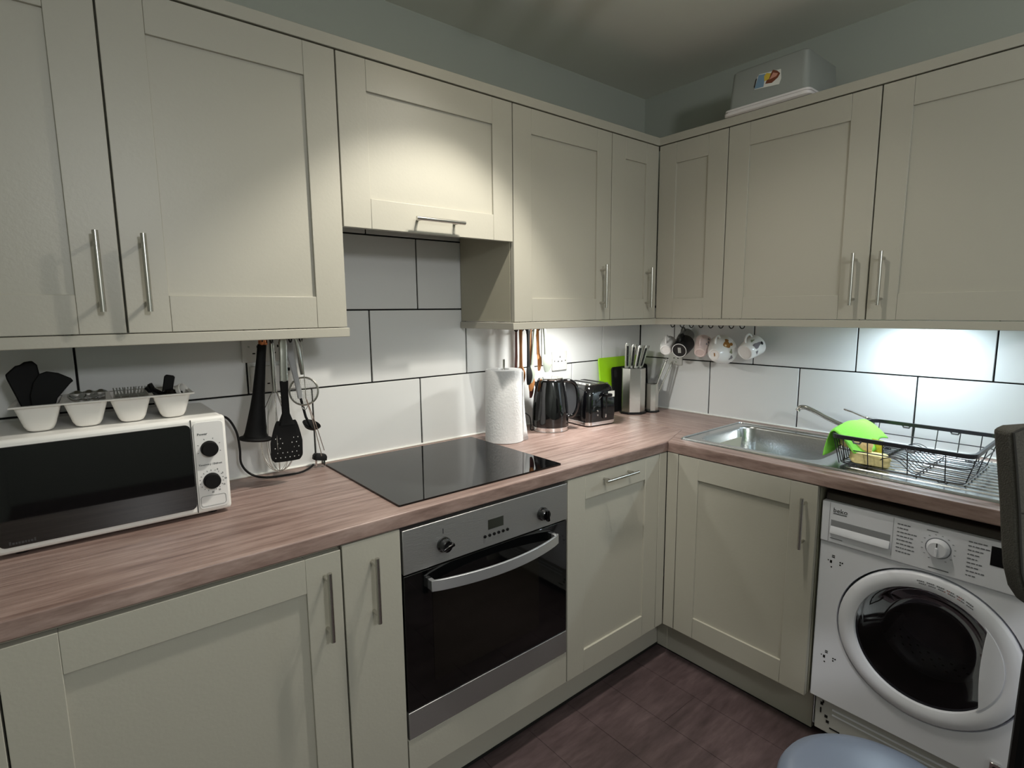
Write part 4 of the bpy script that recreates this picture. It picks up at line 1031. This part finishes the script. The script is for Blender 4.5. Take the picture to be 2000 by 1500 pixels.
# bowl glass: shallow convex disc, domed inwards then dark drum behind
gl = obj('door_glass', MB().ring_loft([ring_y(IR-.002, WX+.002), ring_y(IR-.018, WX+.018), ring_y(.120, WX+.075), ring_y(.085, WX+.095), ring_y(.03, WX+.100)]), M_wglass, t, world=True, smooth=True, angle=80)
obj('door_seal', MB().ring_loft([ring_y(IR-.003, WX+.012), ring_y(IR-.012, WX+.060), ring_y(IR-.035, WX+.105), ring_y(IR-.02, WX+.115)], cap=False), M_rubber, t, world=True, smooth=True)
dr_ = obj('drum', MB().ring_loft([ring_y(IR-.025, WX+.112), ring_y(.225, WX+.125), ring_y(.228, WX+.42), ring_y(.06, WX+.43)], cap=False).add(ring_y(.06, WX+.43), [tuple(range(64))]), mat('drum_dark_steel', (150, 150, 154), .3, 1.), t, world=True, smooth=True, angle=40)
mb = MB()
for row in range(9):
    x = WX+.15+.03*row
    for k in range(44):
        a = 2*pi*(k+.5*(row % 2))/44; r = .2268; p = Vector((x, DC[0]+r*cos(a), DC[1]+r*sin(a))); ta = Vector((0, -sin(a), cos(a))); h6 = []
        for j in range(6): h6.append(p+Vector((1, 0, 0))*.005*cos(pi*j/3)+ta*.005*sin(pi*j/3))
        mb.add(h6, [tuple(range(6))])
o = obj('drum_perforation', mb, M_gap, t, world=True); o['kind'] = 'stuff'
for k in range(3):
    a = radians(200+120*k); c_, s_ = cos(a), sin(a); rings = []
    for x, w_, h_ in ((WX+.15, .02, .02), (WX+.2, .03, .05), (WX+.38, .03, .05), (WX+.41, .02, .03)):
        rings.append([(x, DC[0]+c_*(.226-q*h_)-s_*w_*e, DC[1]+s_*(.226-q*h_)+c_*w_*e) for q, e in ((0, 1), (1, .4), (1, -.4), (0, -1))])
    obj('drum_paddle', MB().ring_loft(rings), mat('drum_paddle_plastic', (150, 150, 152), .3), dr_, world=True, smooth=True, angle=60)
# control panel
cp = obj('control_panel', MB().box(WX-.006, WX+.03, y0, y1, ZP, ZT), M_whitem, t, world=True, bevel=.003)
px = WX-.0062
obj('panel_split', MB().box(px-.0004, px+.001, y1-.0235, y1-.0225, ZP+.003, ZT-.002), M_grprint, cp, world=True)
obj('panel_split', MB().box(px-.0004, px+.001, -1.3425, -1.3415, ZP+.015, ZT-.002), mat('pale_split_line', (160, 162, 168), .4), cp, world=True)
# drawer pull: recess floor with sloped bright lip
mb = MB().box(px-.0003, px+.002, -1.337, -1.180, .722, .766)
rec = obj('drawer_recess', mb, mat('recess_grey', (150, 152, 156), .4), cp, world=True)
obj('drawer_lip', MB().prism([(px-.0005, .722), (px-.0085, .724), (px-.0085, .732), (px-.0005, .747)], lambda a, b: (a, -1.337, b), lambda a, b: (a, -1.180, b)), M_whitem, cp, world=True, bevel=.001)
kn = (-1.448, .764)
kb_ = obj('programme_dial', MB().lathe([(.0265, 0), (.026, .004), (.0245, .006), (.0225, .016), (.020, .018)], (px, kn[0], kn[1]), 40, axis=(-1, 0, 0)), M_whitem, cp, world=True, smooth=True)
obj('dial_ring', MB().tube([(px-.0002, kn[0]+.0280*cos(2*pi*k/36), kn[1]+.0280*sin(2*pi*k/36)) for k in range(36)], .0010, 5, closed=True, cap=False), mat('dial_ring_grey', (120, 124, 132), .3), cp, world=True)
obj('dial_pointer', MB().box(px-.0190, px-.0178, kn[0]-.0012, kn[0]+.0012, kn[1]+.008, kn[1]+.019), M_text, kb_, world=True)
obj('dial_grip', MB().box(px-.022, px-.017, kn[0]-.003, kn[0]+.003, kn[1]-.019, kn[1]+.006), M_whitem, kb_, world=True, bevel=.0015)
obj('display', MB().box(px-.0008, px+.001, -1.640, -1.556, .757, .808), M_glassblk, cp, world=True)
fw = lambda y, z: (lambda a, b, c_: (px-.0003-c_, y-a, z+b))
lettering('beko', .020, fw(-1.184, .7915), M_text, cp)
obj('logo_underline', MB().box(px-.0007, px, -1.222, -1.185, .7865, .7885), M_text, cp, world=True)
mb = MB()
random.seed(3)
for (ya, yb, rws) in ((-1.352, -1.395, 8), (-1.510, -1.548, 9)):
    for r in range(rws):
        z = .804-.0115*r; l = random.uniform(.5, 1)*(yb-ya)
        k = ya
        while k > ya+l:
            w_ = random.uniform(.003, .009); mb.box(px-.0005, px, k-w_, k, z, z+.0028); k -= w_+.0018
for k in range(14):
    a = radians(-60+300*k/13); mb.box(px-.0005, px, kn[0]+.037*cos(a)-.002, kn[0]+.037*cos(a)+.002, kn[1]+.037*sin(a)-.0006, kn[1]+.037*sin(a)+.0006)
mb.box(px-.0005, px, -1.445, -1.42, .8075, .8095).box(px-.0005, px, -1.475, -1.43, .704, .7065).box(px-.0005, px, -1.215, -1.18, .7065, .7085)
o = obj('programme_print', mb, M_textg, cp, world=True); o['kind'] = 'stuff'
# door ring print
mb = MB(); mr = MB()
for k in range(30):
    a = radians(97-38*k/29); r = .194
    g = mr if k in (14, 15, 16, 21, 22) else mb
    for dz in (-.004, .003):
        if (k+int(dz > 0)) % 5 == 0: continue
        p = Vector((WX-.0118, DC[0]-(r+dz)*cos(a)*1, DC[1]+(r+dz)*sin(a)))
        ta = Vector((0, sin(a), cos(a))); ra = Vector((0, -cos(a), sin(a)))
        v = [p+ta*e*.0018+ra*f_*.0012 for e, f_ in ((-1, -1), (1, -1), (1, 1), (-1, 1))]
        v2 = [q+Vector((-.0006, 0, 0)) for q in v]; g.ring_loft([v, v2])
obj('door_print', mb, M_textg, dring, world=True); obj('door_print', mr, mat('faded_red_print', (170, 120, 118), .4), dring, world=True)
# hinge screw holes left
for yy, zz in ((-1.172, .615), (-1.178, .645)): pass
mb = []
for (yc, zc) in ((-1.190, .632), (-1.190, .312)):
    for dy, dz, a, b in ((-.002, .018, .008, .003), (-.002, .013, .008, .003), (.004, -.003, .006, .009), (.012, 0, .003, .003), (.002, -.020, .004, .004), (-.022, .002, .004, .004), (-.022, -.006, .004, .004), (-.028, .002, .004, .004)):
        obj('screw_hole', MB().box(WX-.0006, WX+.001, yc+dy-a/2, yc+dy+a/2, zc+dz-b/2, zc+dz+b/2), M_gap, fp, world=True)
# top: dark strip behind the control panel
obj('top_cover', MB().ring_loft([[(x, y1-.003, z) for x, z in ((-.562, ZT), (-.556, ZT+.022), (-.540, ZT+.026), (-.08, ZT+.026), (-.08, ZT))], [(x, y0+.003, z) for x, z in ((-.562, ZT), (-.556, ZT+.022), (-.540, ZT+.026), (-.08, ZT+.026), (-.08, ZT))]]), M_dstrip, t, world=True, bevel=.003)
# kick panel
kp = obj('kick_panel', MB().box(WX+.020, WX+.035, y0+.02, y1-.012, .038, .160), mat('kick_panel_grey', (190, 190, 186), .5), t, world=True, bevel=.002)
for yy, zz, a, b in ((-1.183, .132, .008, .010), (-1.187, .140, .005, .008), (-1.181, .108, .004, .018), (-1.198, .094, .009, .009), (-1.203, .078, .009, .009), (-1.225, .060, .030, .004)):
    obj('screw_hole', MB().box(WX+.0185, WX+.021, yy-a/2, yy+a/2, zz-b/2, zz+b/2), M_gap, kp, world=True)
obj('kick_ridge', MB().box(WX+.0175, WX+.021, y0+.03, -1.215, .125, .130), M_whitem, kp, world=True)
obj('kick_ridge', MB().box(WX+.0175, WX+.021, y0+.03, -1.215, .108, .112), M_whitem, kp, world=True)
for yy in (-1.19, -1.70):
    obj('foot', MB().lathe([(.018, 0), (.018, .01), (.008, .012), (.008, .046)], (-.50, yy, .0), 14), M_black, t, world=True)
    obj('foot', MB().lathe([(.018, 0), (.018, .01), (.008, .012), (.008, .046)], (-.10, yy, .0), 14), M_black, t, world=True)
h_ = obj('door_hinge', MB().box(WX-.010, WX, -1.622, -1.600, .165, .228), M_chrome, t, world=True, bevel=.002)
obj('hinge_screw', MB().lathe([(.005, 0), (.004, .002)], (WX-.010, -1.611, .215), 10, axis=(-1, 0, 0)), M_black, h_, world=True)
obj('hinge_screw', MB().lathe([(.005, 0), (.004, .002)], (WX-.010, -1.611, .178), 10, axis=(-1, 0, 0)), M_black, h_, world=True)
t = thing('end_panel', 'sage end panel closing the worktop run right of the washing machine', 'filler', (-.3, -1.765, 0))
obj('board', MB().box(-.598, -.02, -1.778, -1.76, .002, ZL-.001), M_cab, t, world=True)

# ------------------------------------------------------------------ box on top of the wall cabinets
t = thing('storage_box', 'upturned translucent storage box with a food sticker on top of the wall cabinets', 'box', (-.22, -.785, 2.1280))
bx = lambda i, z: [(x, y, z) for (x, y, _) in rrect(-.128+i, .15-i, -.152+i, .152-i, .020, 5)]
obj('tub', MB().ring_loft([bx(.008, .018), bx(.010, .06), bx(.016, .150), bx(.024, .157)]), M_boxp, t, smooth=True, angle=50)
obj('lid', MB().ring_loft([bx(0, 0), bx(-.004, .002), bx(-.004, .010), bx(.001, .011), bx(.001, .014), bx(-.002, .0145), bx(-.002, .021), bx(.004, .023)]), M_lid, t, smooth=True, angle=40)
# sticker follows the sloped front face
def stk(a, b): return (-.128+.009+.13*.075*(b/.09)*1.0-.0012, .048-a*.098, .058+b*.50-.018)
FQ = lambda y, z, o: (-.128+.0100+(z-.06)*.0667-.0008-o, y, z)
st_ = obj('sticker', MB().prism([(.044, .070), (-.046, .062), (-.052, .080), (-.048, .112), (.030, .118), (.036, .110)], lambda a, b: FQ(a, b, 0), lambda a, b: FQ(a, b, .0008)), M_label, t)
def blob(poly, m, o): obj('sticker_print', MB().prism(poly, lambda a, b: FQ(a, b, o), lambda a, b: FQ(a, b, o+.0003)), m, st_)
blob([(.043, .0715), (.010, .070), (.006, .113), (.031, .116)], M_blueg, .0009)
blob([(.046, .078), (.042, .076), (.036, .106), (.040, .106)], M_dkprint, .0009)
blob([(.008, .088), (-.008, .090), (-.014, .108), (.002, .114), (.010, .106)], M_yel, .0012)
blob([(.004, .078), (-.020, .074), (-.040, .086), (-.047, .098), (-.036, .110), (-.020, .118), (-.012, .104), (-.002, .092)], mat('brown_food_print', (120, 66, 44), .4), .0010)
blob([(-.010, .088), (-.034, .092), (-.040, .100), (-.022, .108)], mat('pink_food_print', (206, 150, 130), .4), .0014)

# ------------------------------------------------------------------ bin and stool in the foreground
bc = Vector((-1.43, -1.575)); 
t = thing('pedal_bin', 'blue-grey domed bin lid cut off by the bottom edge of the photo', 'bin', (bc.x, bc.y, 0))
obj('body', MB().lathe([(.128, .0), (.134, .01), (.138, .60), (.140, .612), (.136, .615)], n=48), mat('bin_body_steel', (150, 152, 158), .35, .8), t, smooth=True)
ld = obj('lid', MB().lathe([(.143, .612), (.146, .618), (.146, .630), (.141, .639), (.120, .650), (.085, .658), (.04, .663), (.001, .664)], n=56), M_bin, t, smooth=True, angle=60)
a_ = []
cr = Vector((-.085, -.015))
for k in range(20): a_.append((cr.x+.026*cos(2*pi*k/20)*1.3, cr.y+.020*sin(2*pi*k/20), .6715+.012*(1-1)))
obj('lid_ring', MB().tube([(x, y, .6320+.0325*sqrt(max(0, 1-(hypot(x, y)/.150)**2))) for x, y, z in a_], .0016, 6, closed=True, cap=False), mat('dark_blue_ring', (60, 66, 80), .3), ld)

B0 = Vector((-1.17, -1.62, 0))
def sp(px_, py_, t_):   # plain point from distance t_ along a sight line, used only to size the stool back
    d = fwd+R_*((px_-1000)/1067.44)-U_*((py_-750)/1067.44); return Vector((-2.3623, -1.8023, 1.4172))+d*t_
t = thing('bar_stool', 'dark grey fabric stool back on a black metal leg at the right edge', 'chair', (-1.02, -1.78, 0))
# back panel: lies in a vertical plane spanned by e (away to the right) and z
e_ = Vector((.80, -.60, 0)).normalized(); nn = Vector((e_.y, -e_.x, 0))*-1
o0 = sp(1936, 840, .95); o0.z = 0
P = []
zt_, zb_ = 1.226, .905
prof = [(0.0, 1.205), (.016, 1.212), (.10, 1.216), (.40, 1.216), (.43, 1.19), (.43, .93), (.40, .875), (.14, .872), (.094, .880), (.078, .891), (.059, .916), (.045, .956), (.038, .995), (.026, 1.071), (.012, 1.146)]
mk = lambda off: (lambda a, b: o0+e_*a+nn*off+Vector((0, 0, b)))
pad = obj('back_pad', MB().prism(prof, mk(-.036), mk(0)), M_fabric, t, world=True, bevel=.007, seg=3)
obj('piping', MB().tube([mk(-.0365)(a+.004, b) for a, b in prof[7:]+prof[:3]], .0022, 6), M_fabric2, pad, world=True, smooth=True)
obj('seam', MB().tube([mk(-.0365)(.030, 1.065), mk(-.0367)(.08, 1.058), mk(-.0365)(.36, 1.060)], .0014, 5), M_fabric2, pad, world=True)
obj('rivet', MB().lathe([(.006, 0), (.005, .003), (.001, .004)], mk(-.036)(.088, .945), 14, axis=-nn), M_chrome, t, world=True, smooth=True)
L0 = mk(0)(.085, zb_+.01)
def leg_(a, b, r=.012): 
    return obj('leg', MB().tube([a, b], [r, r*.9], 10), M_black, t, world=True, smooth=True)
sd = nn*-.36
q1 = mk(-.014)(.120, .900); q2 = mk(-.014)(.37, .900)
g1 = mk(-.014)(.104, 0)
g2 = mk(-.014)(.40, 0)
leg_(q1, g1, .016); leg_(q2, g2, .016)
seat_c = (q1+q2)/2+nn*-.19; 
s1 = q1+nn*-.36; s2 = q2+nn*-.36; s1.z = s2.z = .70
g3 = g1+nn*-.44; g4 = g2+nn*-.44
leg_(s1, g3, .014); leg_(s2, g4, .014)
mb = MB()
sq = [o0+e_*a+nn*b for a, b in ((.135, -.03), (.385, -.03), (.39, -.37), (.13, -.37))]
mb.ring_loft([[Vector((p.x, p.y, z)) for p in sq] for z in (.695, .745)])
obj('seat', mb, M_fabric, t, world=True, bevel=.015, seg=3)
mid = lambda a, b, z: a.lerp(b, (a.z-z)/(a.z-b.z))
obj('foot_rail', MB().tube([mid(q1, g1, .28), mid(q2, g2, .28)], .009, 8), M_black, t, world=True)
obj('foot_rail', MB().tube([mid(s1, g3, .28), mid(s2, g4, .28)], .009, 8), M_black, t, world=True)
